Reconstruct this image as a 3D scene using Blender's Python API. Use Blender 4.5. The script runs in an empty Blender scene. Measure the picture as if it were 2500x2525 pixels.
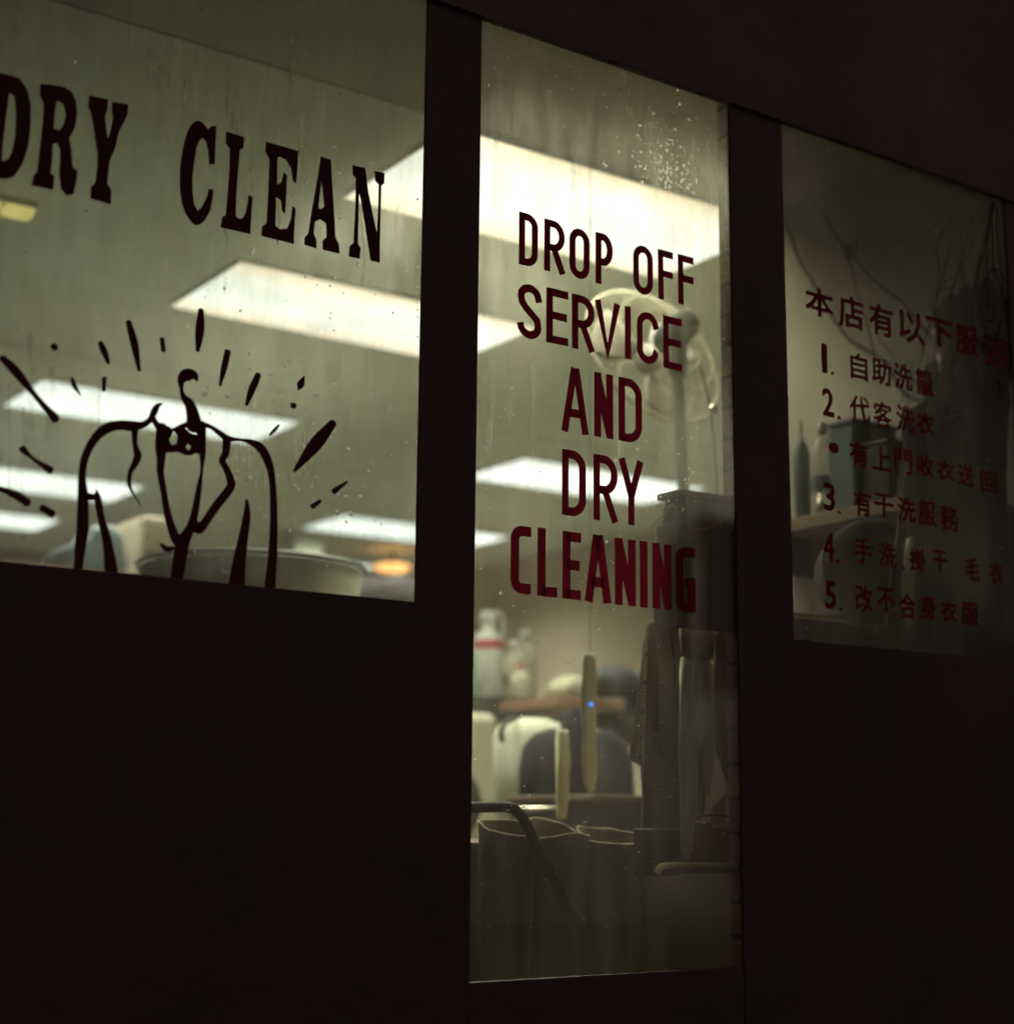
import bpy, bmesh, math, random
from mathutils import Vector, Matrix, noise
from mathutils.geometry import tessellate_polygon
random.seed(7)
scene = bpy.context.scene
COL = scene.collection

# ------------------------------------------------------------------ camera
CZ = 1.10                      # waist-level camera height above the pavement
GY = 2.30                      # distance of the window plane
YAW, PITCH, ROLL, FPX = 0.604596266, 0.191791707, 0.00984368156, 3931.0855
IW, IH = 2500.0, 2525.0
_f = Vector((math.sin(YAW)*math.cos(PITCH), math.cos(YAW)*math.cos(PITCH), math.sin(PITCH)))
_r = Vector((math.cos(YAW), -math.sin(YAW), 0)); _u = _r.cross(_f)
_c, _s = math.cos(ROLL), math.sin(ROLL)
_r, _u = _c*_r + _s*_u, -_s*_r + _c*_u
camd = bpy.data.cameras.new('camera'); cam = bpy.data.objects.new('camera', camd); COL.objects.link(cam)
cam.matrix_world = Matrix(((_r.x,_u.x,-_f.x,0),(_r.y,_u.y,-_f.y,0),(_r.z,_u.z,-_f.z,CZ),(0,0,0,1)))
camd.sensor_fit = 'HORIZONTAL'; camd.sensor_width = 56.0; camd.lens = 56.0*FPX/IW
camd.clip_start = 0.05; camd.clip_end = 200
camd.dof.use_dof = True; camd.dof.focus_distance = 2.93; camd.dof.aperture_fstop = 3.1
scene.camera = cam

# ------------------------------------------------------------------ night sky, moon-weak sun, exposure
world = bpy.data.worlds.new('World'); scene.world = world; world.use_nodes = True
wn = world.node_tree; wn.nodes.clear()
wo = wn.nodes.new('ShaderNodeOutputWorld'); wb = wn.nodes.new('ShaderNodeBackground')
sk = wn.nodes.new('ShaderNodeTexSky'); sk.sky_type = 'NISHITA'; sk.sun_disc = False
sk.sun_elevation = math.radians(-4.0); sk.sun_rotation = math.radians(200)
mx = wn.nodes.new('ShaderNodeMixRGB'); mx.blend_type = 'MIX'; mx.inputs[0].default_value = .55
mx.inputs[2].default_value = (0.50, 0.36, 0.33, 1)      # sodium glow of the city
wn.links.new(sk.outputs[0], mx.inputs[1]); wn.links.new(mx.outputs[0], wb.inputs[0])
wb.inputs[1].default_value = 0.42
wn.links.new(wb.outputs[0], wo.inputs[0])
scene.view_settings.view_transform = 'Standard'; scene.view_settings.look = 'None'
scene.view_settings.exposure = 0; scene.view_settings.gamma = 1
cy = scene.cycles
cy.max_bounces = 10; cy.diffuse_bounces = 6; cy.glossy_bounces = 4; cy.transparent_max_bounces = 12
cy.transmission_bounces = 6; cy.caustics_reflective = False; cy.caustics_refractive = False
cy.sample_clamp_indirect = 4.0; cy.use_denoising = True

# ------------------------------------------------------------------ pixel of the photograph -> point on a real plane
def ray(px, py): return _f + (px-IW/2)/FPX*_r - (py-IH/2)/FPX*_u
def Py(px, py, y):
    d = ray(px, py); p = d*(y/d.y); return Vector((p.x, p.y, p.z+CZ))
def Px(px, py, x):
    d = ray(px, py); p = d*(x/d.x); return Vector((p.x, p.y, p.z+CZ))

# ------------------------------------------------------------------ materials
def nodes(name):
    m = bpy.data.materials.new(name); m.use_nodes = True
    nt = m.node_tree; return m, nt, nt.nodes['Principled BSDF'], nt.nodes['Material Output']
def mat(name, col, rough=.7, metal=0, var=.25, scale=6, bump=.0, spec=.4, col2=None, stretch=None):
    m, nt, b, out = nodes(name)
    tc = nt.nodes.new('ShaderNodeTexCoord'); mp = nt.nodes.new('ShaderNodeMapping')
    if stretch: mp.inputs['Scale'].default_value = stretch
    n = nt.nodes.new('ShaderNodeTexNoise'); n.inputs['Scale'].default_value = scale; n.inputs['Detail'].default_value = 6
    n.inputs['Roughness'].default_value = .62
    nt.links.new(tc.outputs['Object'], mp.inputs[0]); nt.links.new(mp.outputs[0], n.inputs['Vector'])
    cr = nt.nodes.new('ShaderNodeValToRGB'); c2 = col2 or tuple(c*(1-var) for c in col)
    cr.color_ramp.elements[0].position = .3; cr.color_ramp.elements[0].color = (*c2, 1)
    cr.color_ramp.elements[1].position = .7; cr.color_ramp.elements[1].color = (*[min(1, c*(1+var*.4)) for c in col], 1)
    nt.links.new(n.outputs[0], cr.inputs[0]); nt.links.new(cr.outputs[0], b.inputs['Base Color'])
    b.inputs['Roughness'].default_value = rough; b.inputs['Metallic'].default_value = metal
    b.inputs['Specular IOR Level'].default_value = spec
    if bump:
        n2 = nt.nodes.new('ShaderNodeTexNoise'); n2.inputs['Scale'].default_value = scale*7; n2.inputs['Detail'].default_value = 4
        nt.links.new(mp.outputs[0], n2.inputs['Vector'])
        bp = nt.nodes.new('ShaderNodeBump'); bp.inputs['Strength'].default_value = bump; bp.inputs['Distance'].default_value = .01
        nt.links.new(n2.outputs[0], bp.inputs['Height']); nt.links.new(bp.outputs[0], b.inputs['Normal'])
    return m
M = {}
M['facade'] = mat('dark_painted_frame', (.045,.025,.026), .55, var=.4, scale=3, bump=.3)
M['facade_top'] = mat('dark_stucco', (.10,.070,.074), .9, var=.35, scale=2, bump=.5)
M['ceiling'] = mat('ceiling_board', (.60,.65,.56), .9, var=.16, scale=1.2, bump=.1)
M['ceiling_front_shade'] = mat('shade_tinted_ceiling_board', (.37,.36,.28), .9, var=.35, scale=.9, bump=.1)  # darkened colour stands in for shade over the front of the room
M['seam'] = mat('ceiling_seam', (.30,.29,.22), .9, var=.3)
M['inner'] = mat('painted_inner_wall', (.45,.45,.34), .85, var=.35, scale=1.6, bump=.2)
M['brown_wall'] = mat('tan_back_wall', (.22,.16,.10), .85, var=.3, scale=1.5)
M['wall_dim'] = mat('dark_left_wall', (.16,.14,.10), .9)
M['wall_tan'] = mat('tan_right_wall', (.30,.24,.155), .85, var=.3, scale=1.5)
M['floor'] = mat('shop_floor', (.15,.14,.11), .5, var=.3, scale=4)
M['pave'] = mat('pavement_concrete', (.18,.17,.16), .9, var=.3, scale=5, bump=.4)
def paint(name, col, thru):
    m = mat(name, col, .6, var=.2, scale=60, spec=.15); nt = m.node_tree; b = nt.nodes['Principled BSDF']
    t = nt.nodes.new('ShaderNodeBsdfTranslucent'); t.inputs[0].default_value = (*thru, 1)
    x = nt.nodes.new('ShaderNodeMixShader'); x.inputs[0].default_value = .5
    nt.links.new(b.outputs[0], x.inputs[1]); nt.links.new(t.outputs[0], x.inputs[2]); nt.links.new(x.outputs[0], nt.nodes['Material Output'].inputs[0]); return m
M['paint_red'] = paint('red_sign_paint', (.25,.015,.035), (.13,.006,.014))
M['paint_thin'] = paint('thin_red_sign_paint', (.30,.015,.03), (.24,.010,.020))
M['paint_dark'] = paint('dark_red_sign_paint', (.10,.016,.022), (.035,.004,.008))
M['beige'] = mat('beige_enamel', (.30,.28,.19), .45, var=.2, scale=3)
M['pale'] = mat('pale_cloth', (.36,.37,.28), .9, var=.25, scale=14, bump=.4)
M['greencloth'] = mat('grey_green_cloth', (.62,.64,.46), .95, var=.4, scale=12, bump=.5, stretch=(1,1,.3))
M['black_cloth'] = mat('black_cloth', (.012,.013,.016), .95, var=.4, scale=8, bump=.4, spec=.1)
M['brown_cloth'] = mat('brown_cloth', (.10,.066,.040), .95, var=.5, scale=8, bump=.5, spec=.1, stretch=(1,1,.4))
M['dark_cloth'] = mat('dusty_dark_cloth', (.032,.026,.025), .95, var=.5, scale=10, bump=.6, spec=.1)
M['kraft'] = mat('brown_kraft_paper', (.21,.175,.115), .9, var=.35, scale=6, bump=.3, stretch=(1,1,.4))
M['kraft_rim'] = mat('worn_paper_edge', (.70,.60,.42), .9, var=.3, scale=20)
M['wood'] = mat('dark_brown_wood', (.13,.070,.042), .6, var=.45, scale=5, bump=.2, stretch=(1,1,.2))
M['orange'] = mat('orange_wood', (.13,.065,.035), .6, var=.2)
M['metal_dark'] = mat('dark_green_grey_metal', (.030,.036,.028), .5, .2, var=.35, scale=12, bump=.2)
M['metal'] = mat('brushed_metal', (.72,.68,.54), .22, .9, var=.2, scale=20)
M['bar_metal'] = mat('worn_pale_metal', (.85,.80,.64), .35, .5, var=.1, scale=20)
M['bounce_white'] = mat('white_bounce_surface', (.72,.72,.66), .35, var=.1)
M['strap'] = mat('faded_tan_strap', (.60,.56,.40), .9, var=.2, scale=20)
M['fan_paint'] = mat('dull_grey_green_paint', (.022,.028,.021), .9, var=.3, scale=12, spec=.1)
M['wire'] = mat('grey_green_cable', (.022,.026,.020), .6, var=.3, scale=40)
M['wire_pale'] = mat('pale_cord', (.60,.53,.34), .8, var=.2, scale=30)
M['fan_blade'] = mat('dusty_cream_plastic', (.085,.075,.05), .6, var=.3, scale=10)
M['fan_wire'] = mat('dusty_guard_wire', (.20,.17,.10), .6, .2, var=.4, scale=20)
M['white'] = mat('white_plastic', (.46,.47,.42), .4, var=.3, scale=8)
M['yellowish'] = mat('ivory_plastic', (.40,.37,.26), .4, var=.3, scale=9)
M['redp'] = mat('red_plastic', (.33,.06,.08), .4, var=.1)
M['greenp'] = mat('green_plastic', (.08,.22,.10), .4, var=.1)
M['bluegrey'] = mat('blue_grey_plastic', (.095,.125,.125), .6, var=.25)
M['teal'] = mat('teal_plastic', (.10,.16,.14), .5, var=.25)
M['tub'] = mat('green_grey_plastic_tub', (.50,.51,.38), .5, var=.15, scale=3)
M['tub_rim'] = mat('dark_green_rim', (.10,.13,.11), .35, var=.2)
M['drum'] = mat('dark_painted_drum', (.022,.020,.021), .9, var=.4, scale=5)
M['black'] = mat('black_plastic', (.012,.012,.013), .7, var=.3)
M['tape'] = mat('measuring_tape_vinyl', (.55,.50,.32), .6, var=.2, scale=25)

LIGHT = 44.0
def emis(name, col, strength):
    m, nt, b, out = nodes(name); nt.nodes.remove(b)
    e = nt.nodes.new('ShaderNodeEmission'); e.inputs[0].default_value = (*col, 1); e.inputs[1].default_value = strength
    nt.links.new(e.outputs[0], out.inputs[0]); return m
def diffuser(name, strength, stops, low):
    """low-glare prismatic lens: throws most of its light straight down, far less sideways; tubes show as brighter bands"""
    m, nt, b, out = nodes(name); nt.nodes.remove(b); N = nt.nodes.new; L = nt.links.new
    e = N('ShaderNodeEmission'); L(e.outputs[0], out.inputs[0])
    tc = N('ShaderNodeTexCoord'); sp = N('ShaderNodeSeparateXYZ'); L(tc.outputs['Object'], sp.inputs[0])
    ad = N('ShaderNodeMath'); ad.operation = 'ADD'; ad.inputs[1].default_value = .3; L(sp.outputs[1], ad.inputs[0])
    sc = N('ShaderNodeMath'); sc.operation = 'MULTIPLY'; sc.inputs[1].default_value = 1/.6; L(ad.outputs[0], sc.inputs[0])
    r = N('ShaderNodeValToRGB'); el = r.color_ramp.elements
    el[0].position = stops[0][0]; el[0].color = (*stops[0][1], 1); el[1].position = stops[-1][0]; el[1].color = (*stops[-1][1], 1)
    for p, c in stops[1:-1]: k = el.new(p); k.color = (*c, 1)
    L(sc.outputs[0], r.inputs[0]); L(r.outputs[0], e.inputs[0])
    n = N('ShaderNodeTexNoise'); n.inputs['Scale'].default_value = 2.6; n.inputs['Detail'].default_value = 7; L(tc.outputs['Object'], n.inputs['Vector'])
    mr = N('ShaderNodeMapRange'); mr.inputs[1].default_value = .3; mr.inputs[2].default_value = .65; mr.inputs[3].default_value = .80; mr.inputs[4].default_value = 1.03; L(n.outputs[0], mr.inputs[0])
    ge = N('ShaderNodeNewGeometry'); dt = N('ShaderNodeVectorMath'); dt.operation = 'DOT_PRODUCT'; L(ge.outputs['Normal'], dt.inputs[0]); L(ge.outputs['Incoming'], dt.inputs[1])
    an = N('ShaderNodeMapRange'); an.inputs[1].default_value = .40; an.inputs[2].default_value = .74; an.inputs[3].default_value = low; an.inputs[4].default_value = strength; L(dt.outputs['Value'], an.inputs[0])
    mu = N('ShaderNodeMath'); mu.operation = 'MULTIPLY'; L(mr.outputs[0], mu.inputs[0]); L(an.outputs[0], mu.inputs[1]); L(mu.outputs[0], e.inputs[1]); return m
M['lamp_warm'] = diffuser('light_diffuser_warm', LIGHT, [(0,(.80,.62,.40)),(.12,(.97,.86,.66)),(.28,(1,.98,.86)),(.40,(.93,.93,.82)),(.55,(.95,.95,.86)),(.70,(1,1,.93)),(.84,(1,.93,.78)),(1,(.95,.78,.56))], 2.1)
M['lamp'] = diffuser('light_diffuser', LIGHT, [(0,(.72,.74,.66)),(.2,(.93,.97,.93)),(.4,(1,1,.98)),(.6,(1,1,.98)),(.85,(.90,.95,.90)),(1,(.75,.78,.70))], 2.3)
M['lamp_yellow'] = emis('yellow_strip_tube', (1,.82,.28), .95)
M['lamp_amber'] = emis('amber_bulb', (1,.44,.15), 4.0)
M['led'] = emis('blue_led', (.05,.25,1), 1.6)

def glass_mat(name, haze, speck, sp_scale=34, tint=(.90,.925,.88), film_fade=None, warm=(.80,.78,.62), refl=1.0):
    m, nt, b, out = nodes(name); nt.nodes.remove(b); N = nt.nodes.new; L = nt.links.new
    tr = N('ShaderNodeBsdfTransparent'); tr.inputs[0].default_value = (*tint,1)
    gl = N('ShaderNodeBsdfGlossy'); gl.inputs['Roughness'].default_value = .03
    fr = N('ShaderNodeFresnel'); ge = N('ShaderNodeNewGeometry')
    io = N('ShaderNodeMapRange'); io.inputs[3].default_value = 1.45; io.inputs[4].default_value = 1/1.45   # thin pane: no inner total reflection
    L(ge.outputs['Backfacing'], io.inputs[0]); L(io.outputs[0], fr.inputs[0])
    fm = N('ShaderNodeMath'); fm.operation = 'MULTIPLY'; fm.inputs[1].default_value = refl; L(fr.outputs[0], fm.inputs[0])
    m1 = N('ShaderNodeMixShader'); L(fm.outputs[0], m1.inputs[0]); L(tr.outputs[0], m1.inputs[1]); L(gl.outputs[0], m1.inputs[2])
    tl = N('ShaderNodeBsdfTranslucent'); tl.inputs[0].default_value = (*warm, 1)
    df = N('ShaderNodeBsdfDiffuse'); df.inputs[0].default_value = (*warm, 1)
    d0 = N('ShaderNodeMixShader'); d0.inputs[0].default_value = .3; L(tl.outputs[0], d0.inputs[1]); L(df.outputs[0], d0.inputs[2])
    rf = N('ShaderNodeBsdfRefraction'); rf.inputs['Roughness'].default_value = .5; rf.inputs['IOR'].default_value = 1.2; rf.inputs[0].default_value = (*[min(1, c*1.2) for c in warm], 1)
    dd = N('ShaderNodeMixShader'); dd.inputs[0].default_value = .68; L(d0.outputs[0], dd.inputs[1]); L(rf.outputs[0], dd.inputs[2])
    tc = N('ShaderNodeTexCoord')
    mp = N('ShaderNodeMapping'); mp.inputs['Scale'].default_value = (8, 1, 1.6); L(tc.outputs['Object'], mp.inputs[0])
    n1 = N('ShaderNodeTexNoise'); n1.inputs['Scale'].default_value = 2.0; n1.inputs['Detail'].default_value = 8; n1.inputs['Roughness'].default_value = .7; L(mp.outputs[0], n1.inputs['Vector'])
    n2 = N('ShaderNodeTexNoise'); n2.inputs['Scale'].default_value = 2.3; n2.inputs['Detail'].default_value = 4; L(tc.outputs['Object'], n2.inputs['Vector'])
    mm = N('ShaderNodeMath'); mm.operation = 'MULTIPLY'; L(n1.outputs[0], mm.inputs[0]); L(n2.outputs[0], mm.inputs[1])
    mr = N('ShaderNodeMapRange'); mr.inputs[1].default_value = .14; mr.inputs[2].default_value = .42; mr.inputs[3].default_value = haze*.06; mr.inputs[4].default_value = haze
    L(mm.outputs[0], mr.inputs[0])
    if film_fade:          # film thins towards the bottom of the glass
        sz = N('ShaderNodeSeparateXYZ'); L(tc.outputs['Object'], sz.inputs[0])
        cz_ = N('ShaderNodeMapRange'); cz_.inputs[1].default_value = film_fade[0]; cz_.inputs[2].default_value = film_fade[1]; cz_.inputs[3].default_value = .30; cz_.inputs[4].default_value = 1
        L(sz.outputs[2], cz_.inputs[0]); hz = N('ShaderNodeMath'); hz.operation = 'MULTIPLY'; L(mr.outputs[0], hz.inputs[0]); L(cz_.outputs[0], hz.inputs[1])
    # fine dried spots
    vo = N('ShaderNodeTexVoronoi'); vo.feature = 'F1'; vo.inputs['Scale'].default_value = sp_scale
    mp2 = N('ShaderNodeMapping'); mp2.inputs['Scale'].default_value = (1, .01, 1); L(tc.outputs['Object'], mp2.inputs[0]); L(mp2.outputs[0], vo.inputs['Vector'])
    lt = N('ShaderNodeMapRange'); lt.inputs[1].default_value = .05; lt.inputs[2].default_value = .10; lt.inputs[3].default_value = 1; lt.inputs[4].default_value = 0
    L(vo.outputs['Distance'], lt.inputs[0])
    sx = N('ShaderNodeSeparateXYZ'); L(vo.outputs['Color'], sx.inputs[0])
    gt = N('ShaderNodeMath'); gt.operation = 'GREATER_THAN'; gt.inputs[1].default_value = .72; L(sx.outputs[0], gt.inputs[0])
    s1 = N('ShaderNodeMath'); s1.operation = 'MULTIPLY'; L(lt.outputs[0], s1.inputs[0]); L(gt.outputs[0], s1.inputs[1])
    s2 = N('ShaderNodeMath'); s2.operation = 'MULTIPLY'; s2.inputs[1].default_value = speck; L(s1.outputs[0], s2.inputs[0])
    ad = N('ShaderNodeMath'); ad.operation = 'ADD'; ad.use_clamp = True; L((hz if film_fade else mr).outputs[0], ad.inputs[0]); L(s2.outputs[0], ad.inputs[1])
    m2 = N('ShaderNodeMixShader'); L(ad.outputs[0], m2.inputs[0]); L(m1.outputs[0], m2.inputs[1]); L(dd.outputs[0], m2.inputs[2])
    L(m2.outputs[0], out.inputs[0]); return m
M['glass_l'] = glass_mat('dusty_window_glass', .34, .3, tint=(.80,.83,.79))
M['glass_m'] = glass_mat('dusty_door_glass', .36, .4, 60, film_fade=(1.15, 1.75))
M['glass_r'] = glass_mat('grimy_window_glass', .09, .25, 40, tint=(.50,.49,.46), refl=.8)
m, nt, b, out = nodes('dried_water_spot'); nt.nodes.remove(b)
a = nt.nodes.new('ShaderNodeBsdfTranslucent'); a.inputs[0].default_value = (1,.97,.85,1)
g = nt.nodes.new('ShaderNodeBsdfRefraction'); g.inputs['Roughness'].default_value = .6; g.inputs['IOR'].default_value = 1.3
mxs = nt.nodes.new('ShaderNodeMixShader'); mxs.inputs[0].default_value = .75
nt.links.new(a.outputs[0], mxs.inputs[1]); nt.links.new(g.outputs[0], mxs.inputs[2]); nt.links.new(mxs.outputs[0], out.inputs[0])
M['spot'] = m
m, nt, b, out = nodes('dried_film'); nt.nodes.remove(b)
a = nt.nodes.new('ShaderNodeBsdfTranslucent'); a.inputs[0].default_value = (.95,.97,.9,1); g = nt.nodes.new('ShaderNodeBsdfTransparent')
tc = nt.nodes.new('ShaderNodeTexCoord'); n = nt.nodes.new('ShaderNodeTexNoise'); n.inputs['Scale'].default_value = 14; n.inputs['Detail'].default_value = 6; nt.links.new(tc.outputs['Object'], n.inputs['Vector'])
mr = nt.nodes.new('ShaderNodeMapRange'); mr.inputs[1].default_value = .38; mr.inputs[2].default_value = .7; mr.inputs[3].default_value = .0; mr.inputs[4].default_value = .34; nt.links.new(n.outputs[0], mr.inputs[0])
mxs = nt.nodes.new('ShaderNodeMixShader'); nt.links.new(mr.outputs[0], mxs.inputs[0]); nt.links.new(g.outputs[0], mxs.inputs[1]); nt.links.new(a.outputs[0], mxs.inputs[2]); nt.links.new(mxs.outputs[0], out.inputs[0]); M['film'] = m
m = mat('backlit_paper', (.70,.62,.42), .9, var=.3, scale=30); t_ = m.node_tree.nodes.new('ShaderNodeBsdfTranslucent'); t_.inputs[0].default_value = (.75,.66,.42,1)
x_ = m.node_tree.nodes.new('ShaderNodeMixShader'); x_.inputs[0].default_value = .6; m.node_tree.links.new(m.node_tree.nodes['Principled BSDF'].outputs[0], x_.inputs[1]); m.node_tree.links.new(t_.outputs[0], x_.inputs[2]); m.node_tree.links.new(x_.outputs[0], m.node_tree.nodes['Material Output'].inputs[0]); M['paper'] = m
def clear_mat(name, col, alpha):
    m, nt, b, out = nodes(name); b.inputs['Base Color'].default_value = (*col,1); b.inputs['Alpha'].default_value = alpha
    b.inputs['Roughness'].default_value = .25; return m
M['clear'] = clear_mat('clear_plastic', (.45,.47,.38), .35)
# brick
m, nt, b, out = nodes('brick_masonry')
tc = nt.nodes.new('ShaderNodeTexCoord'); mp = nt.nodes.new('ShaderNodeMapping'); mp.inputs['Rotation'].default_value = (math.radians(90),0,math.radians(90))
bt = nt.nodes.new('ShaderNodeTexBrick'); bt.inputs['Color1'].default_value = (.52,.26,.15,1); bt.inputs['Color2'].default_value = (.38,.18,.11,1)
bt.inputs['Mortar'].default_value = (.07,.055,.045,1); bt.inputs['Scale'].default_value = 1; bt.inputs['Mortar Size'].default_value = .006
bt.inputs['Brick Width'].default_value = .2; bt.inputs['Row Height'].default_value = .068; bt.inputs['Mortar Smooth'].default_value = .4
sx = nt.nodes.new('ShaderNodeSeparateXYZ'); cb = nt.nodes.new('ShaderNodeCombineXYZ'); nt.links.new(tc.outputs['Object'], sx.inputs[0])
nt.links.new(sx.outputs[1], cb.inputs[0]); nt.links.new(sx.outputs[2], cb.inputs[1])
nz = nt.nodes.new('ShaderNodeTexNoise'); nz.inputs['Scale'].default_value = 30; nz.inputs['Detail'].default_value = 5; nt.links.new(tc.outputs['Object'], nz.inputs['Vector'])
vm = nt.nodes.new('ShaderNodeVectorMath'); vm.operation = 'MULTIPLY_ADD'; vm.inputs[1].default_value = (.012,.012,0); nt.links.new(nz.outputs['Color'], vm.inputs[0]); nt.links.new(cb.outputs[0], vm.inputs[2])
nt.links.new(vm.outputs[0], bt.inputs['Vector']); nt.links.new(bt.outputs[0], b.inputs['Base Color']); b.inputs['Roughness'].default_value = .95
bp = nt.nodes.new('ShaderNodeBump'); bp.inputs['Strength'].default_value = .8; bp.inputs['Distance'].default_value = .02
nt.links.new(nz.outputs[0], bp.inputs['Height']); nt.links.new(bp.outputs[0], b.inputs['Normal']); M['brick'] = m

# ------------------------------------------------------------------ mesh helpers
class MB:
    def __init__(s): s.v = []; s.f = []
    def add(s, vs, fs):
        o = len(s.v); s.v += [tuple(v) for v in vs]; s.f += [tuple(i+o for i in f) for f in fs]; return s
    def box(s, x0, x1, y0, y1, z0, z1, b=0.0):
        if b <= 0:
            return s.add([(x0,y0,z0),(x1,y0,z0),(x1,y1,z0),(x0,y1,z0),(x0,y0,z1),(x1,y0,z1),(x1,y1,z1),(x0,y1,z1)],
                         [(0,3,2,1),(4,5,6,7),(0,1,5,4),(1,2,6,5),(2,3,7,6),(3,0,4,7)])
        bm = bmesh.new(); bmesh.ops.create_cube(bm, size=1)
        for v in bm.verts: v.co = Vector(((x0+x1)/2+v.co.x*(x1-x0), (y0+y1)/2+v.co.y*(y1-y0), (z0+z1)/2+v.co.z*(z1-z0)))
        bmesh.ops.bevel(bm, geom=bm.edges[:], offset=b, segments=2, affect='EDGES', profile=.5)
        bm.verts.ensure_lookup_table(); s.add([v.co.copy() for v in bm.verts], [[v.index for v in f.verts] for f in bm.faces]); bm.free(); return s
    def tube(s, pts, r, n=8, cap=True, closed=False):
        pts = [Vector(p) for p in pts]; k = len(pts); rr = r if isinstance(r, (list, tuple)) else [r]*k
        o = len(s.v); up = None
        for i, p in enumerate(pts):
            a = pts[i-1] if (i > 0 or closed) else p; c = pts[(i+1) % k] if (i < k-1 or closed) else p
            t = (c-a).normalized()
            if up is None:
                up = t.orthogonal().normalized()
            up = (up - t*up.dot(t)); up = up.normalized() if up.length > 1e-6 else t.orthogonal().normalized()
            w = t.cross(up)
            for j in range(n):
                an = 2*math.pi*j/n; s.v.append(tuple(p + (up*math.cos(an) + w*math.sin(an))*rr[i]))
        for i in range(k if closed else k-1):
            for j in range(n):
                a = o+i*n+j; b2 = o+i*n+(j+1) % n; c = o+((i+1) % k)*n+(j+1) % n; d = o+((i+1) % k)*n+j
                s.f.append((a, b2, c, d))
        if cap and not closed:
            s.f.append(tuple(o+j for j in range(n))[::-1]); s.f.append(tuple(o+(k-1)*n+j for j in range(n)))
        return s
    def lathe(s, c, prof, n=28, axis='z', cap=True):
        o = len(s.v)
        for (r, h) in prof:
            for j in range(n):
                a = 2*math.pi*j/n; x, y = r*math.cos(a), r*math.sin(a)
                s.v.append((c[0]+x, c[1]+y, c[2]+h) if axis == 'z' else ((c[0]+x, c[1]+h, c[2]+y) if axis == 'y' else (c[0]+h, c[1]+x, c[2]+y)))
        for i in range(len(prof)-1):
            for j in range(n): s.f.append((o+i*n+j, o+i*n+(j+1) % n, o+(i+1)*n+(j+1) % n, o+(i+1)*n+j))
        if cap:
            s.f.append(tuple(o+j for j in range(n))[::-1]); s.f.append(tuple(o+(len(prof)-1)*n+j for j in range(n)))
        return s
    def puff(s, outline, thick, normal=(0,-1,0), rough=.0, seed=0):
        """a soft thing seen flat on: its traced outline with real, rounded thickness"""
        n = Vector(normal); pts = [Vector(p) for p in outline]; k = len(pts); c = sum(pts, Vector())/k; o = len(s.v)
        rings = [(0.90, -.5), (1.0, -.2), (1.0, .15), (.93, .42), (.72, .60), (.40, .70)]
        for sc, h in rings:
            for i, p in enumerate(pts):
                q = c + (p-c)*sc
                w = noise.noise(Vector((q.x*9+seed, q.y*5, q.z*3)))*rough
                s.v.append(tuple(q + n*(h*thick + w)))
        for r in range(len(rings)-1):
            for i in range(k): s.f.append((o+r*k+i, o+r*k+(i+1) % k, o+(r+1)*k+(i+1) % k, o+(r+1)*k+i))
        s.v.append(tuple(c + n*thick*.72)); e = len(s.v)-1; l = o+(len(rings)-1)*k
        for i in range(k): s.f.append((l+i, l+(i+1) % k, e))
        s.v.append(tuple(c - n*thick*.5)); e = len(s.v)-1
        for i in range(k): s.f.append((o+(i+1) % k, o+i, e))
        return s
    def flat(s, loops, y):
        """painted shape on the glass: loops of (x,z), first outer, then holes"""
        vs = [Vector((p[0], p[1], 0)) for l in loops for p in l]
        tri = tessellate_polygon([[Vector((p[0], p[1], 0)) for p in l] for l in loops])
        return s.add([(v.x, y, v.y) for v in vs], tri)
    def build(s, name, m, parent=None, smooth=False, fix=True):
        me = bpy.data.meshes.new(name); me.from_pydata(s.v, [], s.f)
        if fix:
            bm = bmesh.new(); bm.from_mesh(me); bmesh.ops.recalc_face_normals(bm, faces=bm.faces[:]); bm.to_mesh(me); bm.free()
        if smooth:
            for p in me.polygons: p.use_smooth = True
        o = bpy.data.objects.new(name, me); me.materials.append(M[m] if isinstance(m, str) else m)
        COL.objects.link(o)
        if parent is not None:
            o.parent = parent
            w = parent; off = Vector()
            while w is not None: off += w.location; w = w.parent
            me.transform(Matrix.Translation(-off))
        return o
def tag(o, label, cat, group=None, kind=None):
    if label: o['label'] = label
    if cat: o['category'] = cat
    if group: o['group'] = group
    if kind: o['kind'] = kind
    return o
def thing(name, label, cat, loc=(0,0,0), group=None):
    o = bpy.data.objects.new(name, None); COL.objects.link(o); o.location = loc; o.empty_display_size = .1
    return tag(o, label, cat, group)
def struct(o): o['kind'] = 'structure'; return o
def smoothpath(pts, n=6):
    P = [Vector(p) for p in pts]
    if len(P) < 3: return P
    P = [2*P[0]-P[1]] + P + [2*P[-1]-P[-2]]; out = []
    for i in range(1, len(P)-2):
        for k in range(n):
            t = k/n; out.append(.5*((2*P[i]) + (P[i+1]-P[i-1])*t + (2*P[i-1]-5*P[i]+4*P[i+1]-P[i+2])*t*t + (-P[i-1]+3*P[i]-3*P[i+1]+P[i+2])*t**3))
    out.append(P[-2]); return out

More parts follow.
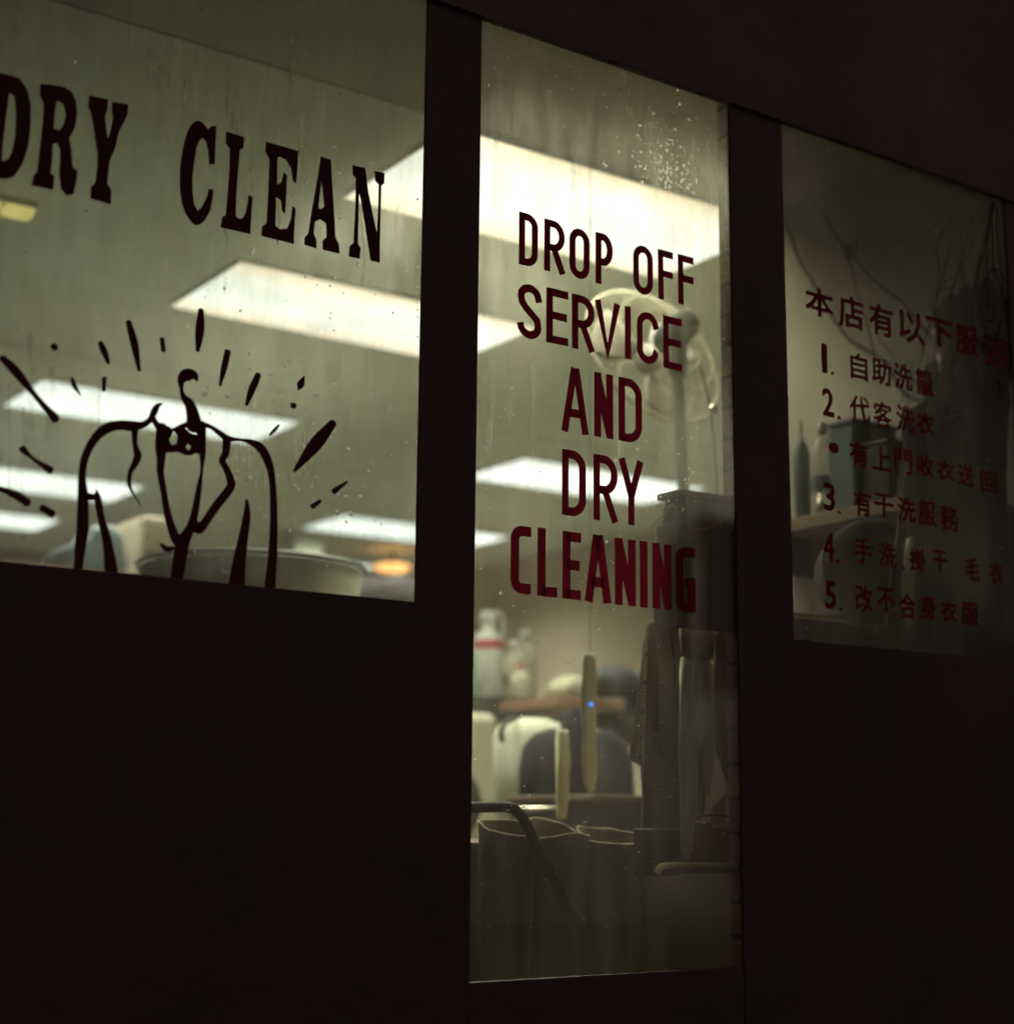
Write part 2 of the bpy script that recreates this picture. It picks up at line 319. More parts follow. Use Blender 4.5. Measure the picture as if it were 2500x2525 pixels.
# ------------------------------------------------------------------ the setting
HC = 2.92                                     # ceiling height
XR = [.302-.25, .608, .6615, .9290, .9975, 1.315]   # window edges along the front, as x / GY
XL0 = -0.9; XL1, XM0, XM1, XR0, XR1 = XR[1]*GY, XR[2]*(GY-.007), XR[3]*GY, XR[4]*(GY-.007), XR[5]*GY
ZT = CZ + .6405*GY; ZS = CZ + .1585*(GY-.007); ZD = CZ - .1145*GY
struct(MB().box(-12, 18, -10, GY-.02, -.2, 0).build('pavement', 'pave'))
struct(MB().box(-3.2, 6.4, GY-.02, 10.9, -.19, .03).build('floor', 'floor'))
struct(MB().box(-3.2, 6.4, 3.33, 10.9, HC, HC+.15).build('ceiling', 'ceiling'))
struct(MB().box(-3.2, 6.4, GY+.08, 3.33, HC, HC+.15).build('ceiling_front_shade', 'ceiling_front_shade'))
struct(MB().box(-3.2, 6.4, 10.9, 11.05, .03, HC).build('wall_back', 'brown_wall'))
struct(MB().box(6.4, 6.55, 3.32, 10.9, .03, HC).build('wall_right', 'wall_tan'))
struct(MB().box(-3.35, -3.2, GY+.09, 10.9, .03, HC).build('wall_left', 'wall_dim'))
w = MB().box(3.26, 6.55, GY+.09, 3.32, .03, HC).build('partition_wall', 'inner'); tag(w, 'plain stained painted wall behind the cables of the right window', 'wall')
s = MB()
for y in (3.33, 6.06, 7.3, 8.1): s.box(-3.1, 6.35, y-.004, y+.004, HC-.003, HC+.01)
struct(s.build('ceiling_seam', 'seam'))

struct(MB().box(-3.1, 1.40, GY+.05, 6.2, .03, 1.34, .004).build('bounce_blocker', 'black'))  # unseen dark block added to keep floor bounce off the front ceiling
mr_ = MB()
for k_ in range(5): mr_.box(1.55, 2.45, 4.3+.72*k_, 4.98+.72*k_, .03, 1.62, .02)
struct(mr_.build('bounce_blocks', 'bounce_white'))  # unseen white blocks added to bounce light up to the ceiling
# storefront: masonry above, mullions, panels below the windows
sf = thing('storefront', 'dark shop front wall with posts and low panels framing the three lit panes', 'shop front', (0, GY, 0))
F0, F1 = GY-.007, GY-.001
MB().box(-6, 12, F0-.01, F1, ZT, 4.6).build('upper_wall', 'facade_top', sf)
a = MB().box(XL1, XM0, F0, F1, .0, ZT).build('post', 'facade', sf)
MB().box(XM1, XR0, F0, F1, .0, ZT).build('post', 'facade', sf)
MB().box(XR1, 12, F0, F1, .0, ZT).build('side_wall', 'facade', sf)
MB().box(-6, XL0, F0, F1, .0, ZT).build('side_wall', 'facade', sf)
MB().box(XL0, XL1, F0, F1, 0, ZS).build('low_panel', 'facade', sf)
MB().box(XR0, XR1, F0, F1, 0, ZS).build('low_panel', 'facade', sf)

pier = MB().box(2.243, 2.292, GY+.015, 2.446, .03, HC).build('brick_pier', 'brick'); tag(pier, 'narrow rough red brick pier just inside, beside the glass door', 'pier')

# ---- window lettering
def stroke(mb, pts, w, y, z=None):
    """constant-width painted stroke with mitred joints and flat ends"""
    P = [Vector((p[0], p[1])) for p in pts]; P = [p for i, p in enumerate(P) if i == 0 or (p-P[i-1]).length > 5e-4]; k = len(P); L = []; R = []
    closed = (P[0]-P[-1]).length < 1e-6
    if closed: P = P[:-1]; k -= 1
    for i in range(k):
        a = P[i-1] if (i > 0 or closed) else None; b = P[(i+1) % k] if (i < k-1 or closed) else None
        d1 = (P[i]-a).normalized() if a is not None else None; d2 = (b-P[i]).normalized() if b is not None else None
        if d1 is None: d1 = d2
        if d2 is None: d2 = d1
        n1 = Vector((-d1.y, d1.x)); n2 = Vector((-d2.y, d2.x)); n = (n1+n2); n = n.normalized() if n.length > .2 else n1
        sc = 1/max(.45, n.dot(n1)); L.append(P[i]+n*w/2*sc); R.append(P[i]-n*w/2*sc)
    o = len(mb.v)
    for a, b in zip(L, R): mb.v.append((a.x, y, a.y)); mb.v.append((b.x, y, b.y))
    for i in range(k if closed else k-1):
        j = (i+1) % k; mb.f.append((o+2*i, o+2*i+1, o+2*j+1, o+2*j))
def arc(cx, cy, rx, ry, a0, a1, n=14): return [(cx+rx*math.cos(math.radians(a0+(a1-a0)*i/n)), cy+ry*math.sin(math.radians(a0+(a1-a0)*i/n))) for i in range(n+1)]
def glyph(c, W, H, w):
    h = w/2; l, r, b, t = h, W-h, h, H-h; m = (l+r)/2; k = W-w
    if c == 'D': return [[(l,0),(l,H)], [(l,t),(l+k*.35,t)] + arc(l+k*.35, t-k*.62, k*.65, k*.62, 90, 0) + arc(l+k*.35, b+k*.62, k*.65, k*.62, 0, -90) + [(l,b)]]
    if c == 'R': 
        q = H*.47; ry = (t-q)/2
        return [[(l,0),(l,H)], [(l,t),(l+k*.4,t)] + arc(l+k*.4, (t+q)/2, k*.55, ry, 90, -90) + [(l,q)], [(l+k*.42,q+h*.2),(r,0)]]
    if c == 'P':
        q = H*.44; ry = (t-q)/2
        return [[(l,0),(l,H)], [(l,t),(l+k*.4,t)] + arc(l+k*.4, (t+q)/2, k*.6, ry, 90, -90) + [(l,q)]]
    if c == 'O': return [arc(m, t-k*.55, k/2, k*.55, 0, 180) + arc(m, b+k*.55, k/2, k*.55, 180, 360)+[(r, t-k*.55)]]
    if c == 'F': return [[(l,0),(l,H)], [(l,t),(W,t)], [(l,H*.53),(W*.98,H*.53)]]
    if c == 'E': return [[(l,0),(l,H)], [(l,t),(W,t)], [(l,H*.51),(W*.94,H*.51)], [(l,b),(W,b)]]
    if c == 'L': return [[(l,0),(l,H)], [(l,b),(W,b)]]
    if c == 'I': return [[(W/2,0),(W/2,H)]]
    if c == 'V': return [[(l*.9,H),(m,b*.9),(W-l*.9,H)]]
    if c == 'Y': return [[(l*.9,H),(m,H*.45)], [(W-l*.9,H),(m,H*.43)], [(m,H*.48),(m,0)]]
    if c == 'A': return [[(l*.8,0),(m-h*.25,H)], [(W-l*.8,0),(m+h*.25,H)], [(W*.24,H*.30),(W*.76,H*.30)]]
    if c == 'N': return [[(l,0),(l,H)], [(r,0),(r,H)], 'diag']
    if c == 'C': return [[(r+h*.4, H*.70)] + arc(m, t-k*.5, k/2, k*.5, 8, 180) + arc(m, b+k*.5, k/2, k*.5, 180, 352) + [(r+h*.4,H*.27)]]
    if c == 'c': return [[(W,t),(l+k*.6,t)] + arc(l+k*.6, t-k*.6, k*.6, k*.6, 90, 180) + arc(l+k*.6, b+k*.6, k*.6, k*.6, 180, 270) + [(W,b)]]
    if c == 'G': return [[(W,t),(l+k*.5,t)] + arc(l+k*.5, t-k*.45, k*.5, k*.45, 90, 180) + arc(l+k*.5, b+k*.45, k*.5, k*.45, 180, 270) + [(r,b),(r,H*.46),(W*.45,H*.46)]]
    if c == 'S':
        p = [(r+h*.3,H*.70)] + arc(m, t-H*.17, k/2, H*.17, 5, 175, 10) + [(l+k*.06,H*.66),(l+k*.3,H*.555),(l+k*.62,H*.46),(r-k*.06,H*.36)] + arc(m, b+H*.17, k/2, H*.17, 0, -175, 10)+[(l-h*.2,H*.27)]
        return [p]
    return []
def line(text, glyphs, w, parent, mname='paint_red', y=GY-.0018):
    mb = MB(); rs = random.Random(text); k = 0
    for c, x0, x1, z0, z1 in glyphs:
        cc = 'c' if (text == 'CLEANING' and c == 'C') else c
        for st in glyph(cc, x1-x0, z1-z0, w):
            if st == 'diag':      # the slanting stroke of N, fitted between its two stems
                H_ = z1-z0; d_ = min(.60*H_, w*math.hypot(x1-x0-2*w, H_)/(x1-x0-2*w)); q_ = len(mb.v)
                mb.v += [(x0+w*.96, y, z1-H_*.01), (x0+w*.96, y, z1-d_), (x1-w*.96, y, z0+H_*.01), (x1-w*.96, y, z0+d_)]; mb.f.append((q_, q_+1, q_+2, q_+3)); continue
            stroke(mb, [(x0+p[0]+rs.uniform(-.0003,.0003), z0+p[1]+rs.uniform(-.0003,.0003)) if not (abs(st[0][0]-st[-1][0])<1e-6 and len(st)>8) else (x0+p[0], z0+p[1]) for p in st], w*rs.uniform(.97,1.04), y-.00012*(k % 5)); k += 1
    o = mb.build('lettering', mname, parent, fix=False); o['label'] = 'painted words ' + text; return o

# ------------------------------------------------------------------ painted outlines, metres on the window plane (x, z)
LET={'DROP OFF': [('D',1.6085,1.6521,2.1125,2.2154),('R',1.6662,1.7165,2.1128,2.2153),('O',1.7258,1.7739,2.1132,2.2128),('P',1.7883,1.8303,2.1129,2.2159),('O',1.8809,1.9308,2.1131,2.213),('F',1.9435,1.9833,2.1122,2.2158),('F',1.9956,2.0376,2.1123,2.2164)],'SERVICE': [('S',1.6069,1.6611,1.9729,2.0778),('E',1.6726,1.7231,1.9741,2.0807),('R',1.7319,1.7874,1.9734,2.0805),('V',1.7862,1.848,1.9736,2.0807),('I',1.8597,1.8742,1.975,2.0812),('C',1.8894,1.944,1.9746,2.0791),('E',1.9556,2.004,1.9734,2.0812)],'AND': [('A',1.7089,1.7704,1.81,1.9353),('N',1.7847,1.8297,1.8108,1.9364),('D',1.8433,1.9007,1.8113,1.9367)],'DRY': [('D',1.7094,1.7651,1.6521,1.776),('R',1.7826,1.8423,1.6511,1.7768),('Y',1.843,1.9032,1.6507,1.7775)],'CLEANING': [('C',1.5966,1.6413,1.4983,1.6209),('L',1.6551,1.6997,1.4977,1.6224),('E',1.7111,1.7537,1.4973,1.6225),('A',1.7639,1.823,1.4969,1.6229),('N',1.833,1.8831,1.4971,1.6232),('I',1.8933,1.9114,1.497,1.623),('N',1.9236,1.9709,1.4974,1.6234),('G',1.9823,2.032,1.4973,1.6227)]}
ZH=[[('本',2.3497,2.4344,2.1612,2.227),('店',2.449,2.5277,2.1525,2.2269),('有',2.5429,2.6224,2.1534,2.2266),('以',2.638,2.7238,2.1547,2.2301),('下',2.7268,2.821,2.164,2.2307),('服',2.8276,2.9088,2.1614,2.2322),('務',2.927,3.0169,2.1501,2.227)],[('1',2.3936,2.4105,2.0388,2.1041),('.',2.4193,2.4295,2.0387,2.0463),('自',2.48,2.5342,2.0413,2.101),('助',2.5461,2.607,2.0418,2.103),('洗',2.6172,2.6759,2.0417,2.1027),('籠',2.6881,2.7463,2.0402,2.1035)],[('2',2.3915,2.4269,1.9449,2.0066),('.',2.4356,2.4458,1.9428,1.9515),('代',2.4741,2.5367,1.948,2.006),('客',2.5466,2.6054,1.9446,2.0039),('洗',2.6194,2.6777,1.9465,2.0081),('衣',2.6863,2.744,1.9498,2.0007)],[('●',2.4076,2.4372,1.8667,1.8912),('有',2.4696,2.5266,1.848,1.9045),('上',2.5383,2.5984,1.8489,1.9022),('門',2.607,2.6648,1.8502,1.9083),('收',2.6789,2.7344,1.8543,1.9046),('衣',2.743,2.8016,1.8541,1.8996),('送',2.8162,2.8703,1.85,1.9019),('回',2.8925,2.9519,1.8446,1.8941)],[('3',2.3874,2.4217,1.7408,1.8027),('.',2.4287,2.4387,1.7393,1.7465),('有',2.4768,2.5301,1.7413,1.7987),('干',2.5402,2.6,1.747,1.7995),('洗',2.612,2.6695,1.745,1.7999),('服',2.68,2.737,1.7451,1.7996),('務',2.7512,2.8096,1.7406,1.7983)],[('4',2.3826,2.4156,1.6335,1.6959),('.',2.4193,2.4292,1.6336,1.6407),('手',2.4755,2.5268,1.6399,1.6954),('洗',2.547,2.6048,1.6379,1.6924),('、',2.6157,2.6281,1.6387,1.6483),('掛',2.6434,2.6994,1.6396,1.6905),('干',2.7193,2.7656,1.6458,1.6936),('毛',2.8284,2.8744,1.6359,1.6899),('衣',2.9086,2.9558,1.6358,1.6878)],[('5',2.3835,2.4163,1.5353,1.5946),('.',2.4233,2.4332,1.5328,1.5399),('改',2.4726,2.5252,1.5375,1.5956),('不',2.5387,2.5942,1.5407,1.5946),('合',2.6076,2.6573,1.5335,1.5888),('身',2.6732,2.7258,1.5365,1.5898),('衣',2.7382,2.7919,1.5367,1.5856),('服',2.8065,2.8633,1.5347,1.5866)]]
SLAB_CLEAN=[[[(0.9987,2.2219),(0.9987,2.1867),(0.9988,2.1547),(0.9889,2.1512),(0.9864,2.1735),(0.982,2.1883),(0.9757,2.1937),(0.9699,2.1882),(0.9656,2.1741),(0.9628,2.1495),(0.9612,2.1214),(0.9624,2.0981),(0.9664,2.0774),(0.9729,2.0672),(0.9786,2.0734),(0.9849,2.0877),(0.9893,2.1006),(0.9899,2.1097),(0.9984,2.1098),(0.9979,2.0908),(0.9947,2.0723),(0.9866,2.0546),(0.98,2.0462),(0.9722,2.0419),(0.9652,2.0438),(0.9526,2.0565),(0.9448,2.0742),(0.9402,2.0985),(0.9388,2.1316),(0.9411,2.1638),(0.9475,2.1952),(0.9546,2.2121),(0.9642,2.2216),(0.9743,2.2204),(0.9849,2.2112),(0.9886,2.2182)]],[[(1.0163,2.2165),(1.0496,2.2152),(1.0484,2.1956),(1.0423,2.191),(1.041,2.1533),(1.0397,2.1128),(1.0405,2.073),(1.0478,2.0708),(1.0538,2.0751),(1.0575,2.085),(1.0596,2.0995),(1.0613,2.116),(1.0687,2.1137),(1.0681,2.0795),(1.0674,2.0483),(1.0141,2.0481),(1.0162,2.0674),(1.0222,2.0708),(1.0235,2.1089),(1.0246,2.1492),(1.0239,2.1872),(1.0163,2.1953)]],[[(1.0884,2.2173),(1.1486,2.2165),(1.1493,2.1887),(1.1477,2.1573),(1.1417,2.16),(1.137,2.1815),(1.1279,2.1936),(1.1148,2.1974),(1.1112,2.1924),(1.1126,2.1467),(1.1199,2.1526),(1.1234,2.1709),(1.13,2.1684),(1.1302,2.1347),(1.1295,2.0988),(1.1235,2.1015),(1.1201,2.12),(1.1115,2.124),(1.1125,2.0736),(1.1201,2.0693),(1.1338,2.0734),(1.1405,2.0922),(1.1418,2.1149),(1.1483,2.1124),(1.1478,2.0817),(1.1476,2.0491),(1.0872,2.0498),(1.0875,2.0669),(1.0956,2.0738),(1.0965,2.1265),(1.0965,2.1876),(1.0881,2.1998)]],[[(1.1925,2.2174),(1.2125,2.2162),(1.2162,2.1763),(1.2227,2.1154),(1.2263,2.0769),(1.2332,2.0681),(1.2349,2.0509),(1.2018,2.0509),(1.2012,2.0672),(1.2086,2.075),(1.2067,2.0993),(1.1955,2.1039),(1.1858,2.0976),(1.1845,2.0757),(1.1903,2.0647),(1.1898,2.0503),(1.1669,2.0524),(1.1674,2.0657),(1.1737,2.0733),(1.1778,2.109),(1.1839,2.1497),(1.1882,2.1819)],[(1.1958,2.1733),(1.1988,2.1512),(1.2023,2.1292),(1.197,2.1228),(1.1915,2.1236),(1.1929,2.1456)]],[[(1.2542,2.2173),(1.2804,2.2186),(1.2874,2.1768),(1.299,2.1331),(1.3067,2.1054),(1.308,2.1564),(1.3076,2.1945),(1.3005,2.1992),(1.2988,2.2179),(1.3192,2.2187),(1.3191,2.1995),(1.3134,2.1938),(1.3132,2.1364),(1.3141,2.0514),(1.2957,2.0517),(1.2837,2.1086),(1.2732,2.1565),(1.2694,2.1682),(1.27,2.0762),(1.2758,2.0713),(1.2742,2.0501),(1.2528,2.0497),(1.2533,2.0684),(1.261,2.0763),(1.2625,2.1351),(1.2617,2.1959),(1.2559,2.1987)]]]
SLAB_DRY=[[[(0.6279,2.2099),(0.6535,2.2129),(0.6728,2.2112),(0.6848,2.197),(0.6926,2.1728),(0.6944,2.1367),(0.6925,2.1028),(0.685,2.072),(0.6742,2.052),(0.6651,2.0462),(0.6545,2.0442),(0.6332,2.0432),(0.6361,2.0582),(0.6368,2.0854),(0.6367,2.1428),(0.6364,2.1861)],[(0.6583,2.1836),(0.6667,2.1801),(0.6707,2.1521),(0.6718,2.1162),(0.6688,2.0908),(0.663,2.0764),(0.6552,2.0716),(0.6543,2.1043),(0.6566,2.1483)]],[[(0.7046,2.2122),(0.7394,2.2177),(0.7539,2.2136),(0.762,2.1995),(0.7655,2.1781),(0.7633,2.1552),(0.7553,2.1353),(0.76,2.1174),(0.7632,2.0902),(0.772,2.0851),(0.7705,2.0642),(0.7674,2.0459),(0.7564,2.0418),(0.7474,2.0498),(0.7434,2.0692),(0.742,2.1127),(0.7372,2.1217),(0.7303,2.1199),(0.7309,2.0879),(0.7292,2.0715),(0.7365,2.0675),(0.7351,2.0453),(0.702,2.0445),(0.7036,2.0607),(0.7093,2.0694),(0.7104,2.1045),(0.7121,2.1414),(0.7122,2.1812),(0.7044,2.1937)],[(0.734,2.1917),(0.7427,2.1882),(0.7473,2.1731),(0.7449,2.1547),(0.7385,2.1441),(0.73,2.1448),(0.7299,2.1683),(0.7308,2.1863)]],[[(0.7826,2.215),(0.8131,2.216),(0.8128,2.197),(0.8097,2.1872),(0.8131,2.167),(0.817,2.1501),(0.8203,2.169),(0.8229,2.1877),(0.8198,2.202),(0.8205,2.2143),(0.8463,2.2169),(0.8465,2.2002),(0.8407,2.185),(0.8337,2.1665),(0.8294,2.1384),(0.822,2.1155),(0.821,2.0959),(0.8207,2.0765),(0.8278,2.0679),(0.8278,2.0434),(0.7945,2.0451),(0.794,2.0641),(0.8007,2.0731),(0.802,2.0985),(0.8014,2.1206),(0.7953,2.1488),(0.7911,2.1701),(0.7856,2.1896),(0.781,2.1943)]]]
